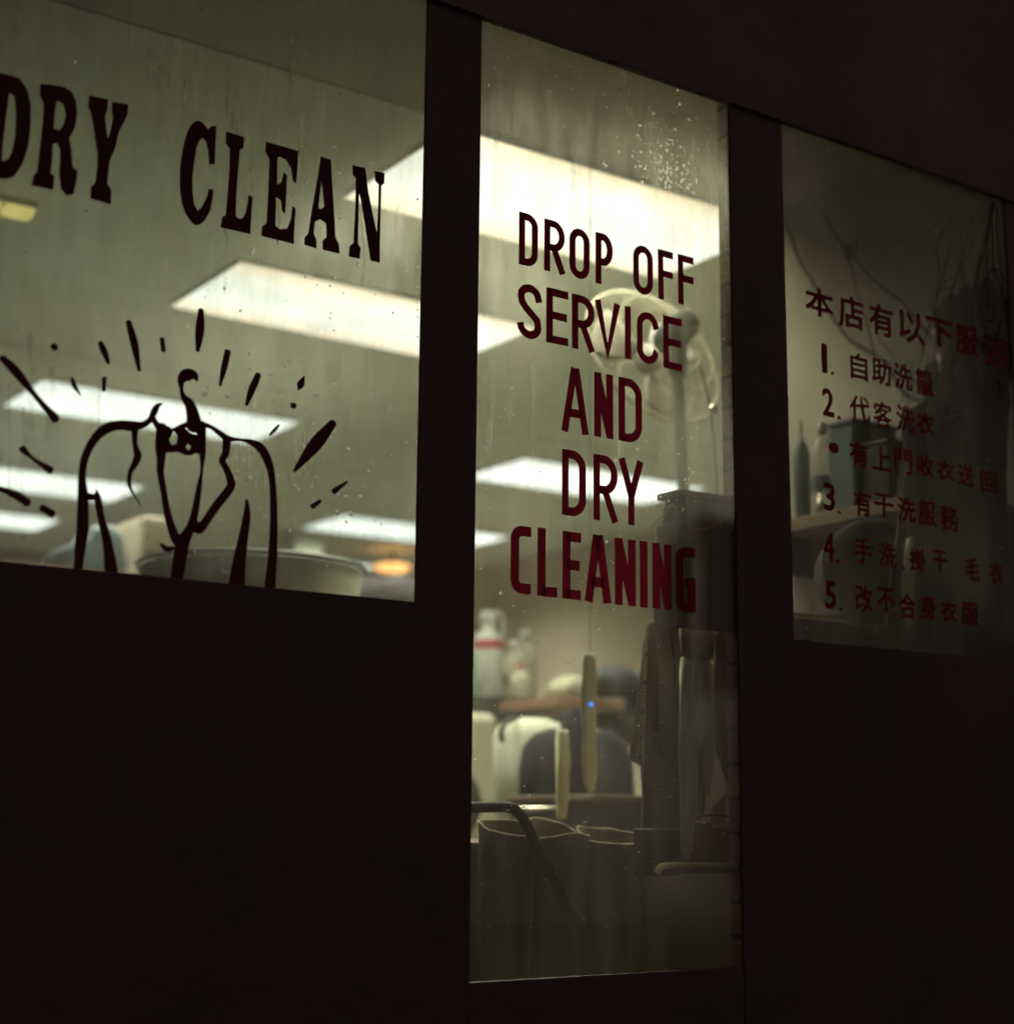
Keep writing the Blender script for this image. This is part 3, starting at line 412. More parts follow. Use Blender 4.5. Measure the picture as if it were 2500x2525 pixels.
EMB=[[[(0.8186,1.4646),(0.8191,1.4708),(0.8197,1.4771),(0.8202,1.4833),(0.8208,1.4894),(0.8213,1.4954),(0.822,1.5009),(0.8227,1.506),(0.8235,1.5115),(0.824,1.5178),(0.8242,1.5252),(0.824,1.5343),(0.8234,1.5445),(0.8226,1.5552),(0.8217,1.5655),(0.8208,1.5743),(0.8197,1.5816),(0.8184,1.5877),(0.8171,1.5928),(0.816,1.5976),(0.8154,1.6028),(0.8152,1.6085),(0.8152,1.6142),(0.8156,1.6199),(0.8163,1.6255),(0.8174,1.631),(0.8189,1.6366),(0.8208,1.6424),(0.8231,1.6481),(0.8257,1.6534),(0.8283,1.6582),(0.8312,1.6625),(0.8342,1.6663),(0.8374,1.6698),(0.8407,1.6728),(0.8439,1.6754),(0.8471,1.6777),(0.8506,1.6798),(0.8543,1.6817),(0.8583,1.6833),(0.8622,1.6846),(0.866,1.6853),(0.87,1.6855),(0.8744,1.6855),(0.8791,1.6856),(0.8837,1.6862),(0.8877,1.6871),(0.8913,1.6882),(0.8949,1.6896),(0.8985,1.6912),(0.902,1.6932),(0.9052,1.6954),(0.9081,1.6979),(0.9108,1.7006),(0.9133,1.7034),(0.9156,1.7064),(0.9177,1.7098),(0.9196,1.7134),(0.9213,1.7168),(0.9226,1.7199),(0.9237,1.7223),(0.9245,1.7245),(0.9251,1.7265),(0.9254,1.728),(0.9256,1.7293),(0.9259,1.7304),(0.9265,1.7316),(0.9274,1.733),(0.9287,1.7345),(0.9301,1.7361),(0.9315,1.7377)],[(0.805,1.4645),(0.8049,1.4707),(0.8047,1.4769),(0.8045,1.4831),(0.8044,1.4893),(0.8043,1.4955),(0.8044,1.5014),(0.8046,1.5067),(0.8047,1.5119),(0.8049,1.5175),(0.8049,1.5242),(0.8048,1.5327),(0.8046,1.5427),(0.8043,1.5532),(0.804,1.5633),(0.8038,1.572),(0.8036,1.5788),(0.8033,1.5846),(0.803,1.59),(0.8029,1.5956),(0.8028,1.6015),(0.8029,1.6076),(0.8031,1.6138),(0.8034,1.6201),(0.804,1.6264),(0.8051,1.6328),(0.8067,1.6393),(0.8087,1.6458),(0.811,1.6522),(0.8136,1.6584),(0.8164,1.6642),(0.8194,1.6696),(0.8227,1.6747),(0.8263,1.6795),(0.8302,1.6839),(0.8345,1.6879),(0.8394,1.6913),(0.8444,1.694),(0.8496,1.6961),(0.8546,1.6978),(0.8597,1.6993),(0.865,1.7005),(0.8703,1.7013),(0.8752,1.7018),(0.8794,1.7021),(0.883,1.7025),(0.8865,1.7028),(0.8898,1.7029),(0.8926,1.7029),(0.8951,1.7031),(0.8974,1.7036),(0.8997,1.7046),(0.902,1.7058),(0.9041,1.7074),(0.9061,1.7092),(0.9077,1.7111),(0.9089,1.7134),(0.9098,1.7163),(0.9106,1.7195),(0.9115,1.7229),(0.9126,1.7259),(0.9138,1.7282),(0.9149,1.7301),(0.9163,1.732),(0.9179,1.7339),(0.9199,1.7357),(0.9222,1.7371),(0.9245,1.7379),(0.9266,1.7384),(0.9287,1.7388),(0.9306,1.7393)]],[[(0.9102,1.7127),(0.9113,1.7108),(0.9124,1.709),(0.9135,1.707),(0.9148,1.7049),(0.9163,1.7029),(0.9176,1.7008),(0.919,1.6986),(0.9208,1.6962),(0.9234,1.694),(0.9269,1.6924),(0.9308,1.6921),(0.9345,1.6927),(0.9379,1.6938),(0.9409,1.6949),(0.9439,1.6958)],[(0.9187,1.718),(0.9198,1.7161),(0.9208,1.7141),(0.9218,1.7123),(0.9229,1.7107),(0.9241,1.7092),(0.9257,1.7076),(0.9274,1.7061),(0.929,1.7049),(0.9303,1.7043),(0.9312,1.7039),(0.9324,1.7035),(0.9345,1.7032),(0.9373,1.7031),(0.9405,1.703),(0.9437,1.7029)]],[[(0.812,1.5717),(0.8144,1.5711),(0.8169,1.5704),(0.8196,1.5698),(0.8224,1.5692),(0.8254,1.5691),(0.8284,1.5697),(0.8308,1.5707),(0.8325,1.5719),(0.8337,1.5728),(0.8348,1.5736)],[(0.8152,1.5828),(0.8178,1.5822),(0.8204,1.5816),(0.8227,1.581),(0.8247,1.5807),(0.8259,1.5805),(0.8265,1.5804),(0.8271,1.5804),(0.8281,1.5807),(0.8296,1.5813),(0.8313,1.5818)]],[[(0.8314,1.5872),(0.8309,1.5844),(0.8303,1.5819),(0.8297,1.5792),(0.8295,1.5761),(0.8297,1.5724),(0.8303,1.5681),(0.8314,1.5632),(0.8328,1.5578),(0.8344,1.5519),(0.8361,1.5454),(0.8381,1.5385),(0.8404,1.5311),(0.8427,1.5234),(0.8449,1.5155),(0.8467,1.5074),(0.8481,1.4989),(0.8493,1.4898),(0.8504,1.4804),(0.8514,1.4708),(0.8525,1.4613)],[(0.8332,1.5877),(0.8347,1.5855),(0.8363,1.5835),(0.8379,1.5815),(0.8394,1.579),(0.8409,1.5756),(0.8421,1.5714),(0.8432,1.5665),(0.8443,1.5611),(0.8455,1.5553),(0.8472,1.5492),(0.8495,1.5427),(0.8522,1.5357),(0.8553,1.5281),(0.8583,1.5201),(0.8612,1.5117),(0.8639,1.503),(0.8665,1.4938),(0.8691,1.4845),(0.8716,1.4753),(0.8741,1.4662)]],[[(0.8818,1.6901),(0.8824,1.6853),(0.883,1.6804),(0.8837,1.6754),(0.8843,1.6705),(0.885,1.6658),(0.8858,1.6613),(0.8868,1.6572),(0.8876,1.6535),(0.888,1.6507),(0.8881,1.6486),(0.888,1.6467),(0.8877,1.6446),(0.8871,1.6421),(0.8864,1.6393),(0.8856,1.6365),(0.8848,1.6341),(0.8838,1.6317),(0.8826,1.6291),(0.8813,1.6261),(0.8804,1.6228),(0.8799,1.6194),(0.8794,1.6159),(0.8792,1.6123),(0.8793,1.6086),(0.8798,1.6051),(0.8807,1.6018),(0.8819,1.5987),(0.8834,1.5957),(0.8853,1.5927),(0.8875,1.5895),(0.8901,1.5861),(0.8932,1.5826),(0.8965,1.5791),(0.8999,1.5755),(0.9031,1.572)],[(0.8937,1.6917),(0.8934,1.6867),(0.8931,1.6816),(0.8928,1.6766),(0.8928,1.672),(0.8932,1.668),(0.8943,1.6646),(0.8961,1.6615),(0.8982,1.6583),(0.9001,1.6547),(0.9011,1.6504),(0.9009,1.646),(0.8998,1.6422),(0.8983,1.6388),(0.8968,1.636),(0.8954,1.6332),(0.8939,1.6303),(0.8922,1.6277),(0.8906,1.6255),(0.8894,1.6235),(0.8884,1.6213),(0.8877,1.6186),(0.8872,1.6156),(0.8868,1.6125),(0.8867,1.6095),(0.8868,1.6066),(0.8871,1.6038),(0.8877,1.601),(0.8885,1.5981),(0.8896,1.5951),(0.8911,1.5919),(0.8932,1.5884),(0.8957,1.5846),(0.8985,1.5808),(0.9015,1.5768),(0.9043,1.573)]],[[(0.922,1.6984),(0.9219,1.6921),(0.9218,1.6857),(0.9217,1.6793),(0.9218,1.6732),(0.922,1.6677),(0.9225,1.6629),(0.9233,1.6588),(0.9241,1.6551),(0.9249,1.6516),(0.9255,1.648),(0.9258,1.6443),(0.9259,1.6405),(0.926,1.6364),(0.9263,1.632),(0.9268,1.6273),(0.9278,1.6227),(0.9289,1.6182),(0.9302,1.6136),(0.9316,1.6088),(0.933,1.6034),(0.9344,1.597),(0.9358,1.5898),(0.9374,1.5823),(0.939,1.5748),(0.9406,1.5678),(0.9423,1.5612),(0.9441,1.5548),(0.9459,1.5487),(0.9478,1.543),(0.9497,1.5376),(0.9517,1.5327),(0.9537,1.5285),(0.9557,1.5247),(0.9575,1.5211),(0.9594,1.5174)],[(0.9402,1.7005),(0.9405,1.6942),(0.9408,1.6878),(0.9411,1.6815),(0.9413,1.6755),(0.9414,1.6701),(0.9413,1.6655),(0.941,1.6615),(0.9407,1.6576),(0.9403,1.6537),(0.94,1.6495),(0.9397,1.6452),(0.9393,1.6411),(0.9389,1.6373),(0.9387,1.6335),(0.9388,1.6296),(0.9393,1.6257),(0.94,1.6215),(0.9411,1.6171),(0.9423,1.6121),(0.9436,1.6065),(0.9451,1.6),(0.9467,1.5929),(0.9485,1.5854),(0.9504,1.5782),(0.9523,1.5715),(0.9544,1.5654),(0.9565,1.5594),(0.9587,1.5537),(0.961,1.5484),(0.9632,1.5437),(0.9653,1.5397),(0.9675,1.5362),(0.9697,1.533),(0.9721,1.5296),(0.9744,1.526)]],[[(0.9928,1.7087),(0.9935,1.7002),(0.9941,1.6916),(0.9947,1.6831),(0.9953,1.675),(0.9959,1.6679),(0.9966,1.6618),(0.9974,1.6565),(0.9981,1.6517),(0.9986,1.6469),(0.9986,1.6416),(0.9982,1.6362),(0.9973,1.6307),(0.9962,1.625),(0.995,1.6191),(0.9938,1.6127),(0.9927,1.6056),(0.9915,1.5979),(0.9903,1.5901),(0.9891,1.5825),(0.9878,1.5757),(0.9866,1.5698),(0.9854,1.5644),(0.9842,1.5594),(0.9827,1.5547),(0.9808,1.55),(0.9784,1.5457),(0.9754,1.5414),(0.972,1.5367),(0.9686,1.5313),(0.9658,1.525),(0.9639,1.5183),(0.9625,1.5116),(0.9616,1.505),(0.9608,1.4987),(0.9601,1.4928),(0.9595,1.4871),(0.9591,1.4817),(0.9589,1.4765),(0.9586,1.4714),(0.9583,1.4663)],[(1.0054,1.7107),(1.0058,1.7022),(1.0063,1.6935),(1.0068,1.6849),(1.0071,1.6767),(1.0072,1.6693),(1.0069,1.6629),(1.0062,1.6574),(1.0054,1.6522),(1.0047,1.6472),(1.0041,1.6418),(1.0038,1.6362),(1.0037,1.6306),(1.0036,1.6249),(1.0035,1.6189),(1.0032,1.6125),(1.0028,1.6054),(1.0022,1.5976),(1.0016,1.5897),(1.0009,1.5819),(1.0001,1.5749),(0.9992,1.5686),(0.9983,1.5629),(0.9973,1.5575),(0.9962,1.5521),(0.9948,1.5464),(0.9931,1.5405),(0.9912,1.5349),(0.9894,1.5297),(0.988,1.525),(0.987,1.5205),(0.9861,1.5154),(0.9853,1.5097),(0.9845,1.5037),(0.9838,1.4975),(0.9831,1.4916),(0.9825,1.4861),(0.9819,1.481),(0.9813,1.476),(0.9807,1.4708),(0.9801,1.4656)]],[[(0.9858,1.5501),(0.9872,1.548),(0.9887,1.5454),(0.9906,1.5424),(0.994,1.5391),(1.0006,1.5374),(1.007,1.5396),(1.0105,1.5429),(1.0128,1.5463),(1.0149,1.5497),(1.0172,1.5535),(1.02,1.5579),(1.023,1.563),(1.0263,1.5685),(1.0297,1.5742),(1.0333,1.5799),(1.0378,1.5862),(1.0432,1.5935),(1.0487,1.601),(1.0537,1.6081),(1.0575,1.6145),(1.0596,1.6197),(1.0605,1.6244),(1.06,1.6285),(1.0589,1.6314),(1.0578,1.6344),(1.0561,1.6384),(1.0536,1.6428),(1.051,1.6471),(1.0485,1.651),(1.0464,1.6543),(1.0444,1.6571),(1.0426,1.6593),(1.0414,1.6606),(1.0411,1.6611),(1.0411,1.6612),(1.0413,1.6617),(1.0422,1.6631),(1.044,1.6656),(1.0461,1.6692),(1.0476,1.6736),(1.0484,1.6784),(1.0488,1.6833),(1.049,1.6884),(1.0492,1.6933),(1.0495,1.698)],[(0.9977,1.5594),(0.9999,1.5572),(1.002,1.5548),(1.0036,1.5532),(1.0038,1.5532),(1.0009,1.5539),(0.9983,1.553),(0.9985,1.553),(1.0,1.5544),(1.0022,1.5571),(1.0048,1.5604),(1.0074,1.5643),(1.0102,1.5691),(1.0134,1.5746),(1.0169,1.5806),(1.0208,1.5868),(1.0255,1.5936),(1.0309,1.601),(1.0363,1.6084),(1.0409,1.6149),(1.0439,1.6199),(1.0452,1.6229),(1.0456,1.624),(1.0456,1.6246),(1.0451,1.6263),(1.0444,1.6292),(1.0434,1.6327),(1.0419,1.6366),(1.0399,1.6409),(1.0379,1.6449),(1.0363,1.6482),(1.035,1.6504),(1.0337,1.652),(1.032,1.6539),(1.0304,1.6566),(1.0297,1.6605),(1.0305,1.6646),(1.0321,1.6678),(1.0336,1.6704),(1.0346,1.6725),(1.0351,1.6747),(1.0352,1.6779),(1.0351,1.6821),(1.0348,1.6867),(1.0344,1.6917),(1.0342,1.6965)]],[[(0.9975,1.7101),(1.0007,1.7099),(1.0039,1.7099),(1.007,1.7098),(1.0099,1.7095),(1.0127,1.7088),(1.0156,1.7075),(1.0184,1.7056),(1.0214,1.7036),(1.0243,1.7014),(1.0272,1.6996),(1.0297,1.6979),(1.032,1.6962),(1.0347,1.6944),(1.0381,1.6929),(1.0421,1.6921),(1.0467,1.6923),(1.0511,1.6933),(1.0554,1.6946),(1.0595,1.6957),(1.0634,1.6963),(1.067,1.6962),(1.0704,1.6959),(1.0736,1.6953),(1.0768,1.6943),(1.0801,1.6932),(1.0838,1.6918),(1.0876,1.6902),(1.0912,1.6885),(1.0942,1.6865),(1.0967,1.6844),(1.0993,1.6816),(1.1021,1.6782),(1.1049,1.6741),(1.1076,1.6696),(1.1101,1.6648),(1.1123,1.6599),(1.1144,1.6547),(1.1162,1.6491),(1.1178,1.6429),(1.1192,1.6359),(1.1203,1.6281),(1.1211,1.6198),(1.1218,1.6107),(1.1222,1.601),(1.1226,1.5906),(1.123,1.5792),(1.1232,1.5669),(1.1233,1.554),(1.1232,1.5411),(1.1228,1.5285),(1.1222,1.5161),(1.1212,1.5037),(1.1201,1.4913),(1.119,1.4789),(1.1179,1.4664)],[(1.0002,1.7196),(1.0031,1.7188),(1.006,1.718),(1.0092,1.7172),(1.0124,1.7163),(1.0158,1.7152),(1.0193,1.7139),(1.0229,1.7124),(1.0264,1.7109),(1.0297,1.7095),(1.0329,1.7082),(1.0359,1.7068),(1.0386,1.7055),(1.0409,1.7044),(1.043,1.7036),(1.0451,1.7029),(1.0477,1.7023),(1.0513,1.7018),(1.0554,1.7015),(1.0597,1.7013),(1.0638,1.7012),(1.0675,1.7013),(1.0712,1.7018),(1.0749,1.7022),(1.0789,1.7025),(1.0831,1.7024),(1.0875,1.702),(1.0922,1.7016),(1.0974,1.7007),(1.1028,1.6989),(1.1078,1.696),(1.1121,1.692),(1.1156,1.6873),(1.1187,1.6821),(1.1213,1.6766),(1.1237,1.6709),(1.1257,1.6652),(1.1273,1.6592),(1.1286,1.6528),(1.1297,1.646),(1.1309,1.6386),(1.1321,1.6305),(1.1331,1.6219),(1.1341,1.6127),(1.135,1.6028),(1.1358,1.5923),(1.1365,1.5808),(1.1372,1.5684),(1.1378,1.5554),(1.1383,1.5423),(1.1386,1.5294),(1.1386,1.5167),(1.1384,1.5041),(1.1381,1.4915),(1.1377,1.4791),(1.1374,1.4666)]],[[(1.0781,1.6009),(1.0776,1.5958),(1.0773,1.591),(1.0769,1.5863),(1.0763,1.5812),(1.0754,1.5753),(1.0742,1.5682),(1.0727,1.56),(1.0711,1.5513),(1.0694,1.5424),(1.0678,1.5339),(1.0661,1.5258),(1.0644,1.5176),(1.0627,1.5096),(1.0611,1.5018),(1.0598,1.4944),(1.0587,1.4875),(1.0578,1.4812),(1.057,1.4752),(1.0563,1.4693),(1.0556,1.4634)],[(1.0838,1.6017),(1.0849,1.5969),(1.0862,1.5924),(1.0874,1.5876),(1.0883,1.5821),(1.0888,1.5756),(1.0886,1.5679),(1.088,1.5594),(1.0871,1.5504),(1.0862,1.5415),(1.0856,1.5331),(1.0851,1.5249),(1.0847,1.5167),(1.0844,1.5086),(1.0841,1.5009),(1.0839,1.4937),(1.0837,1.4871),(1.0836,1.481),(1.0836,1.4751),(1.0835,1.4692),(1.0834,1.4631)]],[[(0.9378,1.5144),(0.9394,1.5122),(0.941,1.5097),(0.9428,1.5071),(0.9451,1.5048),(0.9484,1.5032),(0.9521,1.503),(0.9553,1.504),(0.9577,1.5054),(0.9595,1.5067),(0.9613,1.5078)],[(0.94,1.517),(0.9428,1.5158),(0.9455,1.5145),(0.9481,1.5134),(0.9501,1.5127),(0.9512,1.5126),(0.9516,1.5127),(0.9526,1.5127),(0.9543,1.513),(0.9566,1.5137),(0.9589,1.5142)]],[[(0.9876,1.7847),(0.9878,1.7869),(0.9881,1.7893),(0.9881,1.7921),(0.9871,1.7953),(0.9843,1.7983),(0.9807,1.8001),(0.977,1.8012),(0.9729,1.8017),(0.9685,1.8014),(0.9638,1.7998),(0.9599,1.797),(0.9569,1.7936),(0.9548,1.7898),(0.9534,1.7858),(0.9527,1.7816),(0.9528,1.7776),(0.9538,1.774),(0.9551,1.7708),(0.9564,1.7678),(0.9574,1.7651),(0.9579,1.7625),(0.9582,1.7599),(0.9585,1.7571),(0.9591,1.7542),(0.9602,1.7511),(0.9621,1.7479),(0.9643,1.7451),(0.9662,1.7426),(0.9675,1.7404),(0.9682,1.7384),(0.9688,1.736),(0.9695,1.7328),(0.9701,1.7293),(0.9707,1.7256),(0.9711,1.7221),(0.9714,1.719),(0.9714,1.716),(0.9714,1.7129),(0.9714,1.7096),(0.9715,1.7062)],[(0.9849,1.783),(0.9828,1.784),(0.9808,1.7852),(0.979,1.7858),(0.9778,1.7855),(0.9774,1.7844),(0.9766,1.7835),(0.975,1.7826),(0.9733,1.7816),(0.9722,1.7808),(0.972,1.7805),(0.9718,1.7807),(0.9709,1.7807),(0.9695,1.7804),(0.9681,1.7799),(0.9669,1.7793),(0.9658,1.7781),(0.9648,1.7758),(0.9641,1.7729),(0.9637,1.7698),(0.9637,1.7669),(0.9641,1.7644),(0.9648,1.7621),(0.9658,1.7602),(0.9671,1.7586),(0.9685,1.7573),(0.9704,1.7562),(0.9729,1.7552),(0.9761,1.7538),(0.9798,1.7518),(0.9832,1.7486),(0.9859,1.7448),(0.9881,1.7409),(0.9899,1.7369),(0.9915,1.7331),(0.9929,1.7295),(0.9943,1.726),(0.9955,1.7225),(0.9966,1.7192),(0.9975,1.7162),(0.9986,1.7132)]]]
KNOT=[[(0.9247,1.7006),(0.9459,1.6986),(0.9624,1.7093),(0.9749,1.7164),(0.992,1.7211),(1.0033,1.7124),(1.0036,1.6627),(0.9904,1.667),(0.9821,1.6613),(0.9714,1.6606),(0.9626,1.6641),(0.9416,1.6602),(0.9265,1.6682)],[(0.9514,1.6964),(0.9581,1.6891),(0.9567,1.6766),(0.9494,1.6735),(0.9447,1.681)],[(0.9753,1.7098),(0.9862,1.7067),(0.9907,1.6956),(0.9803,1.6965),(0.9713,1.7034)],[(0.9757,1.6798),(0.9817,1.6761),(0.9784,1.669),(0.9733,1.6732)]]
RAYS=[[[(0.6743,1.7621),(0.6783,1.7584),(0.6821,1.7548),(0.6859,1.7512),(0.6899,1.7474),(0.6946,1.7431),(0.7002,1.7382),(0.7066,1.7328),(0.7133,1.7269),(0.7202,1.7208),(0.7268,1.7147),(0.733,1.7083),(0.7391,1.7018),(0.7452,1.6951),(0.7512,1.6884),(0.7573,1.6818)],[(0.6807,1.7707),(0.6852,1.7678),(0.6897,1.7652),(0.6944,1.7624),(0.6993,1.7589),(0.7045,1.7544),(0.7099,1.7486),(0.7154,1.7419),(0.7209,1.7347),(0.7267,1.7275),(0.7327,1.7209),(0.7391,1.7149),(0.7458,1.709),(0.7528,1.7034),(0.7598,1.6977),(0.7667,1.6919)]],[[(0.7489,1.7945),(0.7512,1.7927)],[(0.7555,1.8029),(0.7578,1.8011)]],[[(0.8212,1.8143),(0.8222,1.8118),(0.823,1.8094),(0.8239,1.8069),(0.825,1.8044),(0.8263,1.8018),(0.8279,1.799),(0.8299,1.796),(0.832,1.7929),(0.8342,1.7898),(0.8363,1.7867)],[(0.8288,1.8192),(0.8303,1.817),(0.8319,1.815),(0.8335,1.8129),(0.835,1.8105),(0.8364,1.8078),(0.8376,1.8046),(0.8387,1.801),(0.8397,1.7973),(0.8408,1.7935),(0.8418,1.7898)]],[[(0.8632,1.8564),(0.8651,1.8496),(0.867,1.8428),(0.8688,1.836),(0.8708,1.8292),(0.8729,1.8222),(0.8753,1.8149),(0.8779,1.8073),(0.8806,1.7995),(0.8834,1.7917),(0.8861,1.7839)],[(0.8723,1.8607),(0.8751,1.8542),(0.8779,1.8479),(0.8807,1.8414),(0.8833,1.8346),(0.8856,1.8273),(0.8874,1.8194),(0.8887,1.8112),(0.8899,1.8028),(0.8909,1.7943),(0.8921,1.786)]],[[(0.9199,1.84),(0.9232,1.8227)],[(0.9279,1.8425),(0.9311,1.8251)]],[[(0.9819,1.9001),(0.9812,1.8934),(0.9803,1.8866),(0.9795,1.8799),(0.9789,1.8733),(0.9786,1.8667),(0.9787,1.8602),(0.9792,1.8537),(0.9798,1.8472),(0.9805,1.8406),(0.9811,1.834)],[(0.9921,1.9016),(0.9928,1.895),(0.9936,1.8885),(0.9944,1.8819),(0.9948,1.8752),(0.9948,1.8685),(0.9941,1.8616),(0.9929,1.8548),(0.9914,1.848),(0.9898,1.8413),(0.9884,1.8345)]],[[(1.0311,1.8411),(1.03,1.8352),(1.0287,1.8292),(1.0275,1.8233),(1.0265,1.8174),(1.0256,1.8116),(1.025,1.8059),(1.0246,1.8002),(1.0243,1.7946),(1.024,1.789),(1.0237,1.7834)],[(1.0423,1.8406),(1.0412,1.8347),(1.0402,1.8287),(1.0391,1.8228),(1.038,1.8169),(1.0367,1.8111),(1.0352,1.8054),(1.0335,1.7998),(1.0318,1.7943),(1.03,1.7887),(1.0283,1.7832)]],[[(1.0865,1.8125),(1.0844,1.8077),(1.0822,1.8031),(1.08,1.7983),(1.078,1.7933),(1.0762,1.7881),(1.0747,1.7825),(1.0736,1.7768),(1.0726,1.7709),(1.0716,1.7651),(1.0706,1.7593)],[(1.0973,1.8099),(1.0957,1.805),(1.0941,1.8001),(1.0925,1.7953),(1.0908,1.7905),(1.0889,1.7856),(1.0868,1.7804),(1.0844,1.775),(1.082,1.7694),(1.0795,1.7638),(1.077,1.7583)]],[[(1.1741,1.8233),(1.1717,1.8208),(1.1692,1.8183),(1.1668,1.8157),(1.1648,1.8132),(1.1634,1.8107),(1.1629,1.8082),(1.163,1.8058),(1.1635,1.8035),(1.1642,1.8012),(1.1646,1.7989)],[(1.1769,1.8227),(1.1769,1.8196),(1.1771,1.8164),(1.1772,1.8133),(1.1771,1.8104),(1.1765,1.8078),(1.1752,1.8056),(1.1735,1.8037),(1.1715,1.8019),(1.1694,1.8002),(1.1674,1.7983)]],[[(1.1554,1.7652),(1.1589,1.7653)],[(1.1564,1.7754),(1.1598,1.7755)]],[[(1.1316,1.7345),(1.1297,1.7327),(1.1278,1.731),(1.1259,1.7292),(1.1241,1.7274),(1.1224,1.7254),(1.1209,1.7234),(1.1195,1.7213),(1.1182,1.7192),(1.1169,1.717),(1.1156,1.7149)],[(1.1346,1.7325),(1.1332,1.7304),(1.1319,1.7282),(1.1306,1.7261),(1.1292,1.724),(1.1277,1.7219),(1.126,1.72),(1.1242,1.7182),(1.1223,1.7164),(1.1204,1.7147),(1.1185,1.7129)]],[[(1.2259,1.7552),(1.2187,1.7476),(1.2114,1.7403),(1.2042,1.7328),(1.1972,1.7249),(1.1905,1.7161),(1.1843,1.7061),(1.1783,1.6954),(1.1726,1.6842),(1.167,1.673),(1.1613,1.662)],[(1.2381,1.7482),(1.2328,1.7394),(1.2279,1.7307),(1.2228,1.722),(1.2172,1.7133),(1.2106,1.7045),(1.2028,1.6955),(1.1939,1.6865),(1.1846,1.6773),(1.1752,1.6682),(1.166,1.6592)]],[[(1.2603,1.6566),(1.2347,1.6397)],[(1.2634,1.6533),(1.2416,1.6324)]],[[(1.2105,1.6186),(1.1962,1.609)],[(1.2148,1.614),(1.2023,1.6023)]],[[(0.7817,1.7525),(0.7823,1.7501),(0.7828,1.7476),(0.7834,1.7451),(0.7844,1.7424),(0.7859,1.7398),(0.788,1.7373),(0.7905,1.735),(0.7932,1.7329),(0.7959,1.7308),(0.7985,1.7285)],[(0.7864,1.7548),(0.7876,1.7527),(0.7888,1.7506),(0.79,1.7485),(0.7912,1.7465),(0.7924,1.7443),(0.7936,1.7418),(0.795,1.7389),(0.7965,1.7358),(0.7981,1.7326),(0.7996,1.7295)]],[[(0.8304,1.7617),(0.8312,1.7437)],[(0.8381,1.7626),(0.8372,1.7443)]],[[(0.7125,1.6296),(0.716,1.6277),(0.7194,1.6258),(0.723,1.6238),(0.7269,1.6217),(0.7311,1.6192),(0.7359,1.6163),(0.7411,1.6131),(0.7465,1.6098),(0.752,1.6064),(0.7573,1.6031)],[(0.7197,1.6389),(0.7225,1.6358),(0.725,1.6327),(0.7275,1.6297),(0.7305,1.6269),(0.7342,1.6242),(0.739,1.6219),(0.7445,1.6197),(0.7505,1.6177),(0.7567,1.6157),(0.7627,1.6136)]],[[(0.6834,1.5657),(0.6883,1.5642),(0.6933,1.5629),(0.6981,1.5615),(0.7027,1.5601),(0.7068,1.5586),(0.7106,1.5569),(0.7143,1.555),(0.7179,1.5531),(0.7216,1.551),(0.7255,1.5489)],[(0.6854,1.5736),(0.6904,1.5728),(0.6955,1.5722),(0.7007,1.5714),(0.7058,1.5705),(0.7108,1.5694),(0.7155,1.5678),(0.7198,1.5661),(0.7238,1.5642),(0.7276,1.5624),(0.7315,1.5607)]],[[(0.7492,1.5439),(0.7644,1.5376)],[(0.7539,1.5545),(0.7692,1.5482)]]]
# ---- left window
wl = thing('shop_window', 'left shop window painted DRY CLEAN above a shining suit emblem', 'window', (0, GY, 0), 'painted shop windows')
MB().box(XL0-.008, XL1+.008, GY, GY+.006, ZS-.008, ZT+.008).build('glass_pane', 'glass_l', wl)
for nm, data in (('DRY', SLAB_DRY), ('CLEAN', SLAB_CLEAN)):
    mb = MB()
    for i, loops in enumerate(data): mb.flat(loops, GY-.0015-.0001*(i % 3))
    o = mb.build('lettering', 'paint_dark', wl, fix=False); o['label'] = 'slab-serif painted word ' + nm
def ribbon(mb, L_, R_, y):
    """painted brush line: a strip between its two edges, with rounded ends"""
    L_ = [(p[0], max(p[1], ZS+.001)) for p in L_]; R_ = [(p[0], max(p[1], ZS+.001)) for p in R_]; o = len(mb.v); n = len(L_)
    for a, b in zip(L_, R_): mb.v += [(a[0], y, a[1]), (b[0], y, b[1])]
    for i in range(n-1): mb.f.append((o+2*i, o+2*i+1, o+2*i+3, o+2*i+2))
    for a, b, c in ((L_[0], R_[0], L_[1]), (L_[-1], R_[-1], L_[-2])):
        cx, cz = (a[0]+b[0])/2, (a[1]+b[1])/2; rx, rz = (a[0]-b[0])/2, (a[1]-b[1])/2; tx, tz = -rz, rx
        if (c[0]-cx)*tx+(c[1]-cz)*tz > 0: tx, tz = -tx, -tz
        q = len(mb.v); mb.v += [(cx+rx*math.cos(t)+tx*math.sin(t)*.8, y-.00002, max(ZS+.001, cz+rz*math.cos(t)+tz*math.sin(t)*.8)) for t in [math.pi*k/8 for k in range(9)]]
        mb.f.append(tuple(range(q, q+9)))
mb = MB()
for i, (a, b) in enumerate(EMB): ribbon(mb, a, b, GY-.0009-.00007*i)
mb.flat(KNOT, GY-.0008)
o = mb.build('suit_emblem', 'paint_dark', wl, fix=False); o['label'] = 'painted line drawing of a suit jacket on a hook'
mb = MB()
for i, (a, b) in enumerate(RAYS): ribbon(mb, a, b, GY-.0015)
o = mb.build('shine_ray', 'paint_dark', wl, fix=False); o['label'] = 'painted dashes radiating round the suit emblem'

